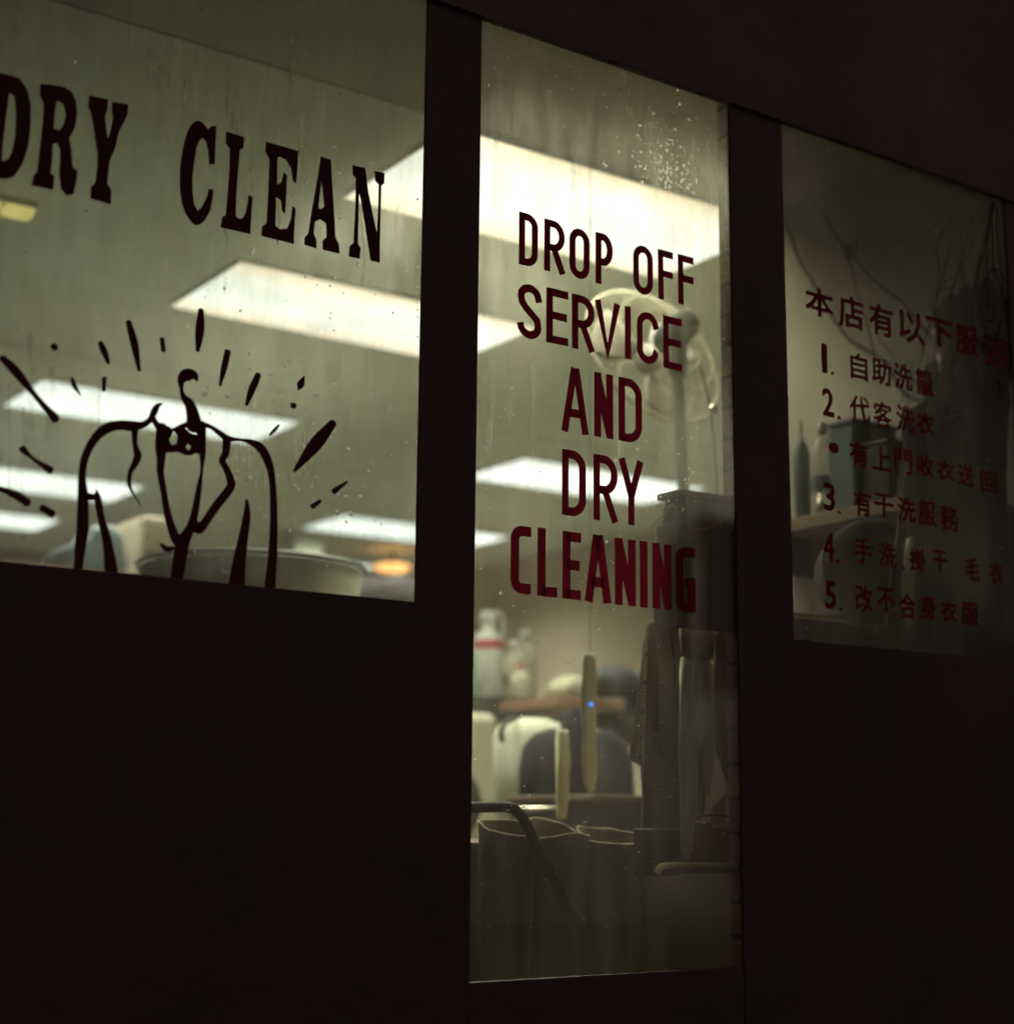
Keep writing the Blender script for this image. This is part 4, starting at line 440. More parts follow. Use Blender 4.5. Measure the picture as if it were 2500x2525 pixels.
rg = MB(); rs = random.Random(4)
for k_ in range(34):      # ragged old sealant along the lower edge of the right pane
    x_ = XR0 + (XR1-XR0)*rs.random(); w_ = rs.uniform(.004, .02); h_ = rs.uniform(.001, .005); o = len(rg.v)
    rg.v += [(x_-w_,GY-.0008,ZS-.002),(x_+w_,GY-.0008,ZS-.002),(x_+w_*.6,GY-.0008,ZS+h_),(x_-w_*.2,GY-.0008,ZS+h_*.8),(x_-w_*.7,GY-.0008,ZS+h_*.4)]; rg.f.append((o,o+1,o+2,o+3,o+4))
    for v in range(o, o+5): rg.v[v] = (rg.v[v][0], GY-.0008-.00002*k_, rg.v[v][2])
rg.build('sealant', 'facade', sf, fix=False)['kind'] = 'stuff'
# ---- glass door
wd = thing('glass_door', 'narrow glass door painted DROP OFF SERVICE AND DRY CLEANING', 'door', (XM0, GY, 0))
MB().box(XM0-.008, XM1+.008, GY, GY+.006, ZD-.008, ZT+.008).build('glass_pane', 'glass_m', wd)
MB().box(XM0+.001, XM1-.001, GY-.007, GY-.001, .02, ZD, .003).build('kick_panel', 'facade', wd)
WID = {'DROP OFF': .0143, 'SERVICE': .0150, 'AND': .0160, 'DRY': .0158, 'CLEANING': .0186}
for k, g in LET.items(): line(k, g, WID[k], wd)
def dots(pts, name, parent, y=GY+.0075):
    mb = MB()
    for (x, z, r) in pts:
        n = 7; r *= 2.1; o = len(mb.v); mb.v.append((x, y+r*.5, z))
        for j in range(n):
            a = 2*math.pi*j/n + x*91; q = r*(1+.3*math.sin(j*2.3+x*50)); mb.v.append((x+q*math.cos(a), y, z+q*math.sin(a)))
        for j in range(n): mb.f.append((o, o+1+j, o+1+(j+1) % n))
    o = mb.build(name, 'spot', parent, fix=False); o['kind'] = 'stuff'; return o
rs = random.Random(3)
pts = []
for i in range(170):        # bright specks near the upper right of the door glass
    px = rs.gauss(1650, 38); py = 440 - abs(rs.gauss(0, 85)) + rs.uniform(0, 45) + (px-1650)*.3
    p = Py(px, py, GY)
    if XM0 < p.x < XM1-.01: pts.append((p.x, p.z, rs.choice((.0006,.0008,.0011,.0018))))
for i in range(60):
    p = Py(rs.uniform(1580, 1740), rs.uniform(1060, 1260), GY); pts.append((p.x, p.z, rs.choice((.0006,.0008,.0014)))) if i < 22 else None
for px, py in ((1579,1108),(1525,1134),(1502,1335),(1240,1462),(1495,400),(1500,405),(1532,370)): p = Py(px, py, GY); pts.append((p.x, p.z, .0017))
for i in range(170):
    p = Vector((rs.uniform(XM0+.01, XM1-.01), 0, rs.uniform(1.0, ZT-.02))); pts.append((p.x, p.z, rs.choice((.0004,.0005,.0008))))
dots(pts, 'dried_spots', wd)
pts = []
for px, py, r in ((628,612,4),(640,640,3.5),(684,539,3),(828,645,3),(830,355,3),(842,420,3),(625,620,3),(890,650,4),(884,610,3),(830,680,3),(918,688,3),(510,968,4),(516,952,3),(565,973,3.5),(620,905,3),(612,952,3),(718,885,3),(672,918,3),(785,970,3.5),(830,945,2.5),(690,1010,3),(700,975,2.5),(585,1128,3.5),(620,1127,3.5),(585,1180,3),(622,1178,3),(865,1105,2.5),(900,1195,2.5),(895,1222,3),(860,1224,3),(838,1262,3),(870,1265,3),(555,1284,2.5),(720,1305,2),(612,975,2),(690,1170,2),(742,1205,2),(620,870,2.5),(915,1160,2.5),(925,1142,2),(660,1188,2)):
    p = Py(px, py, GY); pts.append((p.x, p.z, r*.00062))
for i in range(170):
    p = Py(min(1035, rs.uniform(300, 1030)+rs.random()*200), rs.uniform(480, 1430), GY); pts.append((p.x, p.z, rs.choice((.0006,.0009,.0012))))
dots(pts, 'dried_spots', wl)
def runs(lst, parent):
    mb = MB()
    for px, y0_, y1_, w_ in lst:
        n = 14; o = len(mb.v)
        for i in range(n+1):
            f = i/n; c_ = Py(px + 9*noise.noise(Vector((px*.1, f*2.2, 0))), y0_+(y1_-y0_)*f, GY); hw_ = w_*.0004*(.5+abs(noise.noise(Vector((px, f*5, 3))))*1.6)
            mb.v += [(c_.x-hw_, GY+.0085, c_.z), (c_.x+hw_, GY+.0085, c_.z)]
        for i in range(n): mb.f.append((o+2*i, o+2*i+1, o+2*i+3, o+2*i+2))
    o = mb.build('dried_runs', 'film', parent, fix=False); o['kind'] = 'stuff'
runs([(78,820,1060,16),(62,1000,1330,14),(130,900,1150,18),(28,940,1240,10),(356,1210,1300,16),(372,1240,1330,12),(900,480,700,10),(985,500,640,14),(560,560,720,10),(760,1000,1180,12),(250,880,1060,10),(690,430,600,12)], wl)
runs([(1215,880,1180,24),(1262,800,1050,18),(1322,860,1120,20),(1180,1040,1380,18),(1408,1140,1400,14),(1535,900,1150,12),(1230,300,520,26),(1420,280,470,20)], wd)

# ---- right window
wr = thing('shop_window', 'grimy right shop window painted with a red Chinese list of services', 'window', (XR0, GY, 0), 'painted shop windows')
MB().box(XR0-.008, XR1+.008, GY, GY+.006, ZS-.008, ZT+.008).build('glass_pane', 'glass_r', wr)
def cjk(glyphs, parent, bold):
    mb = MB()
    for c, x0, x1, z0, z1 in glyphs:
        if c in '●.':
            cx, cz, rx, rz = (x0+x1)/2, (z0+z1)/2, (x1-x0)/2, (z1-z0)/2
            mb.flat([[(cx+rx*math.cos(a*math.pi/10), cz+rz*math.sin(a*math.pi/10)) for a in range(20)]], GY-.0015)
            mb.flat([[(cx+rx*math.cos(a*math.pi/10), cz+rz*math.sin(a*math.pi/10)) for a in range(20)]], GY-.0019); continue
        cu = bpy.data.curves.new('t', 'FONT'); cu.body = c; cu.size = 1; cu.resolution_u = 3
        ob = bpy.data.objects.new('t', cu); COL.objects.link(ob); bpy.context.view_layer.update()
        me = bpy.data.meshes.new_from_object(ob.evaluated_get(bpy.context.evaluated_depsgraph_get()))
        vs = [v.co.copy() for v in me.vertices]; fs = [tuple(p.vertices) for p in me.polygons]
        bpy.data.objects.remove(ob); bpy.data.curves.remove(cu); bpy.data.meshes.remove(me)
        if not vs: continue
        ax, bx = min(v.x for v in vs), max(v.x for v in vs); az, bz = min(v.y for v in vs), max(v.y for v in vs)
        w_ = bold*(1.5 if c in '12345' else 1)
        for k in range(7):          # brush thickness: the thin glyph is laid down several times, each a hair further out
            dx, dz = (0, 0) if k == 0 else (w_*math.cos(k*math.pi/3), w_*math.sin(k*math.pi/3))
            mb.add([(x0+w_+(v.x-ax)/max(bx-ax,.01)*(x1-x0-2*w_)+dx, GY-.0015-.0001*k, z0+w_+(v.y-az)/max(bz-az,.01)*(z1-z0-2*w_)+dz) for v in vs], fs)
    o = mb.build('lettering', 'paint_thin', parent, fix=False); o['label'] = 'painted Chinese line ' + ''.join(g[0] for g in glyphs); return o
for i, l in enumerate(ZH): cjk(l, wr, .0022 if i == 0 else .0015)

# ------------------------------------------------------------------ ceiling lights (recessed troffers)
def troffer(x0, x1, y0, y1, warm, label):
    k_ = (HC-.012-CZ)/(HC-CZ); x0, x1, y0, y1 = x0*k_, x1*k_, y0*k_, y1*k_
    cx, cyy = (x0+x1)/2, (y0+y1)/2
    t = thing('ceiling_light', label, 'ceiling light', (cx, cyy, HC), 'recessed fluorescent ceiling lights')
    fr = MB(); e = .007
    for a in ((x0-e,x1+e,y0-e,y0),(x0-e,x1+e,y1,y1+e),(x0-e,x0,y0,y1),(x1,x1+e,y0,y1)): fr.box(*a, HC-.0125, HC+.0)
    fr.build('frame', 'ceiling', t)
    d = MB().box(x0, x1, y0, y1, HC-.012, HC-.004).build('diffuser', 'lamp_warm' if warm else 'lamp', t)
    return t
q = 1.82
troffer(1.178*q, 1.846*q, 1.852*q, 2.182*q, True, 'largest glowing ceiling panel, behind the words DROP OFF and the post')
troffer(1.174*q, 1.838*q, 2.562*q, 2.880*q, True, 'glowing ceiling panel between the word CLEAN and the suit emblem')
troffer(1.150*q, 1.818*q, 3.572*q, 3.865*q, False, 'glowing ceiling panel crossed by the hook of the suit emblem')
troffer(1.150*q, 1.812*q, 4.585*q, 4.890*q, False, 'glowing ceiling panel behind the left sleeve of the suit emblem')
troffer(1.140*q, 1.795*q, 5.290*q, 5.560*q, False, 'lowest warm ceiling panel at the left edge, under the suit sleeve')
troffer(2.520*q, 3.195*q, 3.560*q, 3.870*q, False, 'glowing ceiling panel behind the painted word DRY on the door')
troffer(2.530*q, 3.205*q, 4.620*q, 4.920*q, False, 'glowing ceiling panel right of the suit emblem, low behind the post')
troffer(2.560*q, 3.170*q, 5.500*q, 5.640*q, False, 'small far glowing panel beside the round dark-rimmed tub')
troffer(2.52*q, 3.19*q, 2.10*q, 2.43*q, False, 'unseen ceiling panel added for extra light behind the post between the door and the right window')  # unseen panel added to brighten the room
t = thing('strip_light', 'dim yellow strip light high at the left edge of the left window', 'strip light', (1.1, 4.58, HC))
MB().box(.70, 1.415, 4.55, 4.61, HC-.020, HC-.001).build('housing', 'ceiling', t)
zt = HC-.07
MB().box(.75, 1.305, 4.545, 4.615, HC-.045, HC-.0205, .006).build('tube', 'lamp_yellow', t)
MB().box(1.320, 1.405, 4.545, 4.615, HC-.045, HC-.0205, .006).build('tube', 'lamp_yellow', t)
am = thing('amber_lamp', 'small glowing amber bulb low behind the left window near the post', 'lamp', (5.6, 9.6, 2.3))
p = Py(968, 1400, 9.3)
MB().lathe((p.x, p.y, p.z-.07), [(.03,.045),(.10,.05),(.13,.07),(.11,.09),(.04,.10)], 20).build('bulb', 'lamp_amber', am, True)
MB().tube([(p.x,p.y,p.z+.05),(p.x,p.y,HC-.001)], .012).build('drop_rod', 'metal_dark', am)
col = MB(); a = Py(742, 860, 9.0); b2 = Py(812, 870, 9.0)
col.box(a.x, b2.x, 9.0, 9.0+(b2.x-a.x), .03, HC-.001, .01); o = col.build('pillar', 'inner'); tag(o, 'square painted pillar far behind the suit emblem', 'pillar')
# ------------------------------------------------------------------ things in the left window
def outy(pts, y): return [Py(px, py, y) for px, py in pts]
def outx(pts, x): return [Px(px, py, x) for px, py in pts]
# big tub with dark rim
c = Py(622, 1404, 3.95); R0 = .305
t = thing('laundry_tub', 'tall round grey-green tub with thin dark rim behind the suit emblem', 'tub', (c.x, c.y, .03))
MB().lathe((c.x, c.y, c.z), [(R0*.55,-c.z+.03),(R0*.72,-1.0),(R0*.86,-.45),(R0*.97,-.06),(R0,-.01),(R0*.96,.0),(R0*.90,-.3),(R0*.80,-.6)], 64, cap=False).build('body', 'tub', t, True)
ring = [(c.x+R0*1.01*math.cos(a*math.pi/40), c.y+R0*1.01*math.sin(a*math.pi/40), c.z) for a in range(80)]
MB().tube(ring, .0075, 10, closed=True).build('rim', 'tub_rim', t, True)
# cap-like lump
o = MB().puff(outy([(108,1405),(120,1370),(150,1350),(190,1338),(205,1312),(230,1298),(262,1300),(285,1325),(292,1360),(300,1400),(290,1450),(120,1450)], 6.2), .22, rough=.02).build('folded_cloth', 'bluegrey', None, True)
tag(o, 'blurred blue-grey heap of cloth between the suit sleeve stripes', 'cloth')
a = Py(345, 1400, 6.6); b2 = Py(425, 1278, 6.6)
t = thing('laundry_machine', 'pale upright machine with square top behind the suit jacket', 'machine', ((a.x+b2.x)/2, 6.8, .03))
MB().box(a.x, b2.x, 6.6, 7.1, .03, b2.z, .02).build('cabinet', 'wall_tan', t)
MB().box(a.x+.02, b2.x-.02, 6.585, 6.598, b2.z-.24, b2.z-.16, .004).build('control_panel', 'metal_dark', t)
a = Py(-60, 1450, 6.9); b2 = Py(300, 1405, 6.5)
t = thing('folding_table', 'long brown-topped table under the blue-grey heap of cloth', 'table', ((a.x+b2.x)/2, 6.3, .03))
zt = Py(200, 1402, 5.9).z
MB().box(1.6, b2.x+.1, 5.9, 6.6, zt-.05, zt, .006).build('tabletop', 'wood', t)
for xx in (1.65, b2.x+.03):
    for yy in (5.95, 6.55): MB().box(xx, xx+.05, yy, yy+.05, .03, zt-.05).build('leg', 'metal_dark', t)
o = MB().puff(outy([(860,1450),(885,1428),(930,1432),(960,1420),(1000,1432),(1040,1440),(1060,1500),(870,1500)], 9.0), .3, rough=.06).build('cardboard_heap', 'dark_cloth', None, True)
tag(o, 'brown blurred heap below the amber lamp at the window corner', 'heap')

# ------------------------------------------------------------------ things seen through the door
# standing fan, seen from behind
fy = 3.55; fc = Py(1612, 875, fy)
fan = thing('standing_fan', 'large dusty fan with wire guard on a dark pole behind the word SERVICE', 'fan', (fc.x, fc.y, .03))
ax = Vector((.02, 1, -.40)).normalized(); e1 = ax.cross(Vector((0,0,1))).normalized(); e2 = e1.cross(ax)
fr_ = .236
def fp(r, a, d): return fc + (e1*math.cos(a) + e2*math.sin(a))*r + ax*d
g = MB()
for k in range(64):
    a = 2*math.pi*k/64
    g.tube([fp(.055, a, -.055), fp(.11, a, -.075), fp(.17, a, -.065), fp(.212, a, -.03), fp(fr_, a, 0)], .0009, 4, cap=False)
for r, d in ((.11,-.075),(.17,-.065)):
    g.tube([fp(r, a*math.pi/30, d) for a in range(60)], .0016, 5, closed=True)
g.build('rear_guard', 'fan_wire', fan, True)
g = MB()
for k in range(64):
    a = 2*math.pi*k/64
    g.tube([fp(.05, a, .11), fp(.13, a, .10), fp(.20, a, .055), fp(fr_, a, .006)], .0009, 4, cap=False)
for r, d in ((.05,.11),(.13,.10),(.19,.06)):
    g.tube([fp(r, a*math.pi/30, d) for a in range(60)], .0016, 5, closed=True)
g.build('front_guard', 'fan_wire', fan, True)
MB().tube([fp(fr_+.004, a*math.pi/36, .003) for a in range(72)], .004, 8, closed=True).build('guard_rim', 'fan_wire', fan, True)
for k in range(3):
    bl = MB(); a0 = math.radians(35+120*k); n = 9; o = len(bl.v)
    for i in range(n):
        for j in range(n):
            r = .045 + .155*i/(n-1); wdt = math.radians(62)*(1-.25*(i/(n-1)-.6)**2*4)
            a = a0 + wdt*(j/(n-1)-.5); bl.v.append(tuple(fp(r, a, .03 + .03*(j/(n-1)-.5))))
    for i in range(n-1):
        for j in range(n-1): bl.f.append((o+i*n+j, o+i*n+j+1, o+(i+1)*n+j+1, o+(i+1)*n+j))
    bo = bl.build('blade', 'fan_blade', fan, True)
    bo.modifiers.new('s', 'SOLIDIFY').thickness = .003
hub = MB()
hub.tube([fp(0,0,-.20), fp(0,0,-.19), fp(0,0,-.165), fp(0,0,-.12), fp(0,0,-.075), fp(0,0,-.05)], [.018,.034,.045,.050,.050,.042], 20)
hub.build('motor', 'fan_paint', fan, True)
MB().tube([fp(0,0,.0), fp(0,0,.05), fp(0,0,.07)], [.045,.042,.02], 20).build('hub', 'fan_blade', fan, True)
pt = fp(0,0,-.115)
MB().tube([pt+Vector((0,0,-.04)), pt+Vector((0,0,-.13))], [.034,.028], 14).build('neck', 'fan_paint', fan, True)
MB().tube([pt+Vector((.0,0,-.12)), pt+Vector((.022,0,-.5)), pt+Vector((.022,0,-.502)), (pt.x+.035, pt.y, .06)], [.019,.019,.023,.023], 14).build('pole', 'fan_paint', fan, True)
MB().lathe((pt.x+.035, pt.y, .03), [(.24,0),(.24,.02),(.20,.035),(.05,.05)], 36).build('base', 'metal_dark', fan, True)
# pull wire beside the pole
o = MB().tube(smoothpath(outy([(1728,905),(1750,1000),(1762,1110),(1768,1220)], 2.9)), .0028, 6).build('hanging_wire', 'wire', None, True); tag(o, 'thin dark wire hanging beside the fan pole', 'wire')
cl = Py(1760, 1012, 2.88)
o = MB().lathe((cl.x, cl.y, cl.z-.012), [(.004,0),(.011,.006),(.012,.018),(.006,.026)], 12).build('wire_clip', 'metal', None, True); tag(o, 'tiny shiny clip on the wire right of the fan pole', 'clip')

# wooden box on the pier
a = Py(1662, 1540, 2.40); b2 = Py(1800, 1236, 2.40)
t = thing('wall_cabinet', 'dark brown wooden cabinet fixed beside the brick pier below the fan', 'cabinet', ((a.x+b2.x)/2, 2.41, a.z))
xb = 2.241
MB().box(a.x+.012, xb, 2.375, 2.44, a.z, b2.z-.012, .003).build('body', 'wood', t)
MB().box(a.x-.004, xb, 2.37, 2.445, b2.z-.011, b2.z+.002, .002).build('top_board', 'wood', t)
o = MB().tube(smoothpath(outy([(1612,1292),(1640,1265),(1650,1248),(1668,1252),(1678,1280),(1690,1295),(1720,1305),(1755,1300),(1780,1285)], 2.36)), [.0016]*12+[.0026]*10+[.0016]*27, 6).build('tied_cord', 'wire_pale', None, True)
tag(o, 'pale cord looped over the top of the brown cabinet', 'cord')
t = thing('cable_end', 'dark plug with frayed wires beside the pale looped cord', 'cable', Py(1640, 1300, 2.365))
MB().tube(outy([(1640,1255),(1640,1285),(1636,1330)], 2.365), [.004,.005,.004], 8).build('plug', 'bluegrey', t, True)
wv = MB()
for e in ((1606,1298),(1618,1312),(1628,1335),(1650,1320)): wv.tube(outy([(1638,1278),((1638+e[0])/2, 1282),e], 2.364), .0007, 5)
wv.build('loose_wires', 'wire_pale', t, True)
o = MB().puff(smoothpath(outy([(1618,1300),(1650,1290),(1668,1300),(1672,1400),(1666,1500),(1670,1545),(1622,1548),(1612,1460),(1620,1380)], 2.36), 4), .012, rough=.005, seed=31).build('hung_cloth', 'greencloth', None, True); tag(o, 'dim grey-green cloth hanging over the left edge of the brown cabinet', 'cloth')
# garments hung next to the door
t = thing('hanging_coat', 'long brown coat hanging with a measuring tape down its edge', 'coat', Py(1640, 1545, 2.62))
MB().puff(smoothpath(outy([(1600,1540),(1625,1526),(1672,1536),(1684,1600),(1692,1680),(1684,1760),(1684,1850),(1680,1950),(1686,2030),(1692,2112),(1640,2112),(1592,2108),(1592,1980),(1588,1900),(1590,1800),(1594,1680)], 2.62), 4), .04, rough=.008).build('coat', 'brown_cloth', t, True)
fo = MB()
for pth in (((1600,1765),(1640,1790),(1688,1786)), ((1598,1850),(1640,1864),(1682,1835)), ((1602,1950),(1640,1930),(1680,1892)), ((1612,1580),(1622,1700),(1618,1840)), ((1655,1560),(1664,1650),(1658,1740))):
    fo.tube(smoothpath(outy(pth, 2.594)), .003, 6)
fo.build('fold', 'dark_cloth', t, True)
t = thing('measuring_tape', 'pale measuring tape hanging along the brown coat', 'measuring tape', Py(1590, 1575, 2.57))
L_ = smoothpath(outy([(1587,1578),(1580,1660),(1568,1750),(1556,1830),(1553,1872)], 2.565)); R_ = smoothpath(outy([(1596,1580),(1594,1670),(1591,1760),(1589,1840),(1588,1896)], 2.575)); mb = MB()
for a_, b_ in zip(L_, R_): mb.v += [tuple(a_), tuple(b_), (b_.x, b_.y+.002, b_.z), (a_.x, a_.y+.002, a_.z)]
for i in range(len(L_)-1):
    for j in range(4): mb.f.append((4*i+j, 4*i+(j+1)%4, 4*i+4+(j+1)%4, 4*i+4+j))
mb.build('band', 'tape', t); mb = MB()
for i in range(40):
    f = i/40*(len(L_)-1); k = int(f); a_ = L_[k].lerp(L_[k+1], f-k); b_ = R_[k].lerp(R_[k+1], f-k); e_ = .55 if i % 5 == 0 else .25
    p0 = a_.lerp(b_, .06); p1 = a_.lerp(b_, .06+e_)
    mb.box(p0.x, p1.x, p0.y-.0016, p0.y-.0008, p0.z-.0006, p0.z+.0006)
    if i % 8 == 4: c_ = a_.lerp(b_, .55); mb.box(c_.x-.003, c_.x+.003, p0.y-.0016, p0.y-.0008, c_.z-.004, c_.z+.004)
mb.build('tick_mark', 'black', t)
t = thing('hanging_towel', 'pale grey-green towel hanging right of the brown coat', 'towel', Py(1725, 1545, 2.52))
MB().puff(smoothpath(outy([(1682,1620),(1750,1615),(1746,1700),(1738,1760),(1716,1822),(1704,1840),(1700,1900),(1706,1990),(1700,2108),(1684,2108),(1682,1960),(1678,1850),(1680,1760)], 2.50), 4), .022, rough=.008, seed=5).build('cloth', 'greencloth', t, True)
MB().puff(smoothpath(outy([(1678,1550),(1700,1544),(1755,1547),(1760,1590),(1752,1624),(1722,1634),(1692,1622),(1682,1590)], 2.478), 4), .022, rough=.006, seed=9).build('folded_top', 'pale', t, True)
ff = MB()
for pth in (((1690,1630),(1694,1720),(1700,1800)), ((1712,1632),(1710,1700),(1706,1780)), ((1734,1630),(1730,1700),(1718,1790)), ((1688,1560),(1696,1590),(1700,1618))): ff.tube(smoothpath(outy(pth, 2.482)), .0028, 6)
ff.build('fold', 'greencloth', t, True)
o = MB().puff(smoothpath(outy([(1735,1640),(1758,1636),(1764,1750),(1758,1850),(1748,1950),(1738,1952),(1734,1900),(1728,1810),(1738,1740)], 2.52), 4), .016, rough=.006, seed=15).build('cloth_strip', 'greencloth', None, True); tag(o, 'narrow grey-green cloth strip hanging beside the pale towel', 'cloth')
o = MB().puff(smoothpath(outy([(1706,1850),(1728,1836),(1734,1920),(1732,2012),(1710,2012),(1704,1930)], 2.53), 4), .012, rough=.003, seed=25).build('gap_shade_fill', 'black_cloth', None, True); tag(o, 'black fill put in for the shade of the gap between the towel and the cloth strip', 'gap fill')  # black shape filled in where the gap is only shaded
o = MB().tube(smoothpath(outy([(1690,1828),(1706,1838),(1722,1846),(1728,1852)], 2.462)), .0018, 6).build('knotted_string', 'wire_pale', None, True); tag(o, 'short pale string tied across the grey-green towel', 'string')
o = MB().puff(outy([(1766,1545),(1778,1540),(1810,1545),(1812,1800),(1812,1940),(1795,1940),(1770,1860),(1766,1700)], 2.47), .02, rough=.004, seed=2).build('hanging_cloth', 'brown_cloth', None, True)
tag(o, 'dim brown cloth hanging at the right edge of the door glass', 'cloth')
o = MB().box(Py(1600,2112,2.5).x, Py(1660,2112,2.5).x, 2.48, 2.55, Py(1630,2160,2.5).z, Py(1630,2044,2.5).z, .003).build('dark_box', 'black'); tag(o, 'almost black box between the paper bags and the shiny bar', 'box')
o = MB().box(Py(1697,2112,2.62).x, Py(1800,2112,2.62).x, 2.62, 2.65, Py(1700,2138,2.62).z, Py(1700,2028,2.62).z, .003).build('dark_board', 'wood'); tag(o, 'dark brown board above the shiny bar', 'board')
pp = outy([(1752,2041),(1753,2005),(1762,1985),(1776,1972),(1788,1958),(1791,1990),(1791,2042)], 2.425)
mb = MB(); n = len(pp); mb.v = [tuple(p) for p in pp] + [(p.x, p.y+.003, p.z) for p in pp]; mb.f = [tuple(range(n)), tuple(range(2*n-1, n-1, -1))] + [(i, (i+1) % n, n+(i+1) % n, n+i) for i in range(n)]
o = mb.build('paper_scrap', 'paper'); tag(o, 'torn pale paper scrap stuck low beside the door post', 'paper')
o = MB().tube(outy([(1712,2010),(1800,2014)], 2.415), .0022, 8).build('thin_rod', 'black', None, True); tag(o, 'thin dark horizontal rod crossing the torn paper scrap', 'rod')

# rear shelf with bottles
y0 = 5.6; a = Py(1100, 1745, y0); b2 = Py(1410, 1722, y0)
t = thing('storage_shelf', 'tall beige shelving unit with a dark top board under the bottles', 'shelf', (a.x, y0, .03))
zt = Py(1250, 1722, y0).z
MB().box(a.x-.5, b2.x, y0, y0+.5, zt-.10, zt, .004).build('top_board', 'metal_dark', t)
MB().box(a.x-.5, b2.x-.02, y0+.02, y0+.48, .03, zt-.10).build('cabinet', 'beige', t)
o = MB().box(Py(1370,1740,4.6).x, Py(1540,1740,4.6).x, 4.6, 4.95, Py(1450,1748,4.6).z, Py(1450,1722,4.6).z, .004).build('sewing_board', 'orange'); tag(o, 'orange wooden board carrying the dark sewing machine', 'board')
def bottle(px0, px1, pt_, pb, y, body, cap, name, label, handle=False, capw=.3, neck=.78, band=None):
    A = Py(px0, pb, y); B = Py(px1, pt_, y); cx = (A.x+B.x)/2; r = (B.x-A.x)/2; h = B.z-A.z
    t = thing(name, label, 'bottle', (cx, y, A.z), 'bottles on the rear shelf' if y > 4 else 'bottles on the wall shelf')
    MB().lathe((cx,y,A.z), [(r*.9,0),(r,.02*h),(r,h*.55),(r*.93,h*.66),(r*.6,h*.76),(r*capw*.9,h*neck),(r*capw*.85,h*.86)], 24).build('body', body, t, True)
    MB().lathe((cx,y,A.z), [(r*capw,h*.86),(r*capw*1.05,h*.88),(r*capw*1.05,h*.99),(r*capw*.9,h)], 18).build('cap', cap, t, True)
    if band: MB().lathe((cx,y,A.z), [(r*1.01,h*band[0]),(r*1.02,h*band[0]+.002),(r*1.02,h*band[1]),(r*1.01,h*band[1]+.002)], 24, cap=False).build('label_band', band[2], t, True)
    if handle:
        MB().tube(smoothpath([(cx-r*.2,y-.0,A.z+h*.80),(cx+r*.3,y-.02,A.z+h*.99),(cx+r*.85,y-.02,A.z+h*.93),(cx+r*1.0,y,A.z+h*.6)]), r*.13, 10).build('handle', body, t, True)
    return t
yb = 5.75
bottle(1150, 1172, 1560, 1722, yb-.12, 'greenp', 'greenp', 'detergent_bottle', 'green bottle at the left edge of the rear shelf', capw=.5)
bottle(1168, 1238, 1512, 1722, yb, 'white', 'white', 'detergent_jug', 'big white jug with a red band on the rear shelf', True, .5, band=(.56,.66,'redp'))
bottle(1238, 1290, 1582, 1722, yb-.05, 'yellowish', 'white', 'detergent_bottle', 'ivory bottle just right of the red-banded jug', capw=.45, band=(.2,.4,'wood'))
bottle(1268, 1320, 1556, 1722, yb+.1, 'yellowish', 'white', 'detergent_bottle', 'ivory bottle with a tall white cap, rightmost on the rear shelf', capw=.42)
bottle(1262, 1305, 1640, 1722, yb-.18, 'yellowish', 'redp', 'detergent_jug', 'small ivory jug with a red cap in front of the taller bottles', capw=.3)
cb = outy([(1358,1722),(1362,1690),(1375,1672),(1400,1665),(1425,1672),(1436,1690),(1432,1722)], 5.0)
o = MB().puff(cb, .1, rough=.01).build('plastic_bag', 'beige', None, True); tag(o, 'crumpled pale plastic bag left of the sewing machine', 'bag')
for j, (px, py, w_, h_) in enumerate(((1388,1635,38,34),(1548,1625,42,40))):
    a = Py(px-w_/2, py+h_/2, 10.85); b2 = Py(px+w_/2, py-h_/2, 10.85)
    t = thing('wall_socket', ['small dark box on the back wall above the plastic bag', 'small dark box on the back wall above the sewing machine'][j], 'box', ((a.x+b2.x)/2, 10.86, a.z), 'dark boxes on the back wall')
    MB().box(a.x, b2.x, 10.84, 10.898, a.z, b2.z, .01).build('box', 'metal_dark', t)
    MB().box(a.x+.03, b2.x-.03, 10.83, 10.839, a.z+.03, b2.z-.03, .003).build('cover', 'black', t)
# sewing machine head
t = thing('sewing_machine', 'black sewing machine above the orange board', 'sewing machine', Py(1510, 1722, 4.7))
MB().puff(outy([(1470,1722),(1470,1668),(1478,1650),(1500,1640),(1530,1652),(1548,1676),(1566,1682),(1580,1700),(1576,1722)], 4.7), .16, rough=.006).build('head', 'black', t, True)
hw = Py(1482, 1676, 4.58); MB().lathe((hw.x, hw.y-.03, hw.z), [(.01,0),(.035,.005),(.035,.02),(.01,.025)], 20, axis='y').build('hand_wheel', 'metal_dark', t, True)
MB().puff(outy([(1470,1748),(1545,1748),(1568,1700),(1572,1800),(1560,1840),(1540,1830),(1500,1800),(1478,1780)], 4.75), .14, rough=.01).build('under_arm', 'drum', t, True)
# pale vertical post with blue LED
a = Py(1438, 1960, 3.1); b2 = Py(1468, 1612, 3.1)
t = thing('hanging_strap', 'pale cloth strap with a small blue light hanging left of the sewing machine', 'strap', ((a.x+b2.x)/2, 3.1, a.z))
MB().puff(outy([(1438,1615),(1455,1608),(1468,1615),(1470,1720),(1466,1830),(1472,1900),(1466,1950),(1452,1956),(1440,1930),(1436,1880),(1438,1800),(1434,1720)], 3.1), .010, rough=.003).build('cloth', 'strap', t, True)
MB().tube([Py(1455,1612,3.1), Vector((Py(1455,1612,3.1).x, 3.1, HC-.001))], .0012, 5).build('cord', 'wire', t)
l = Py(1461, 1737, 3.08); MB().lathe((l.x, 3.08, l.z), [(.002,0),(.0050,.002),(.0050,.008)], 12, axis='y').build('led', 'led', t, True)
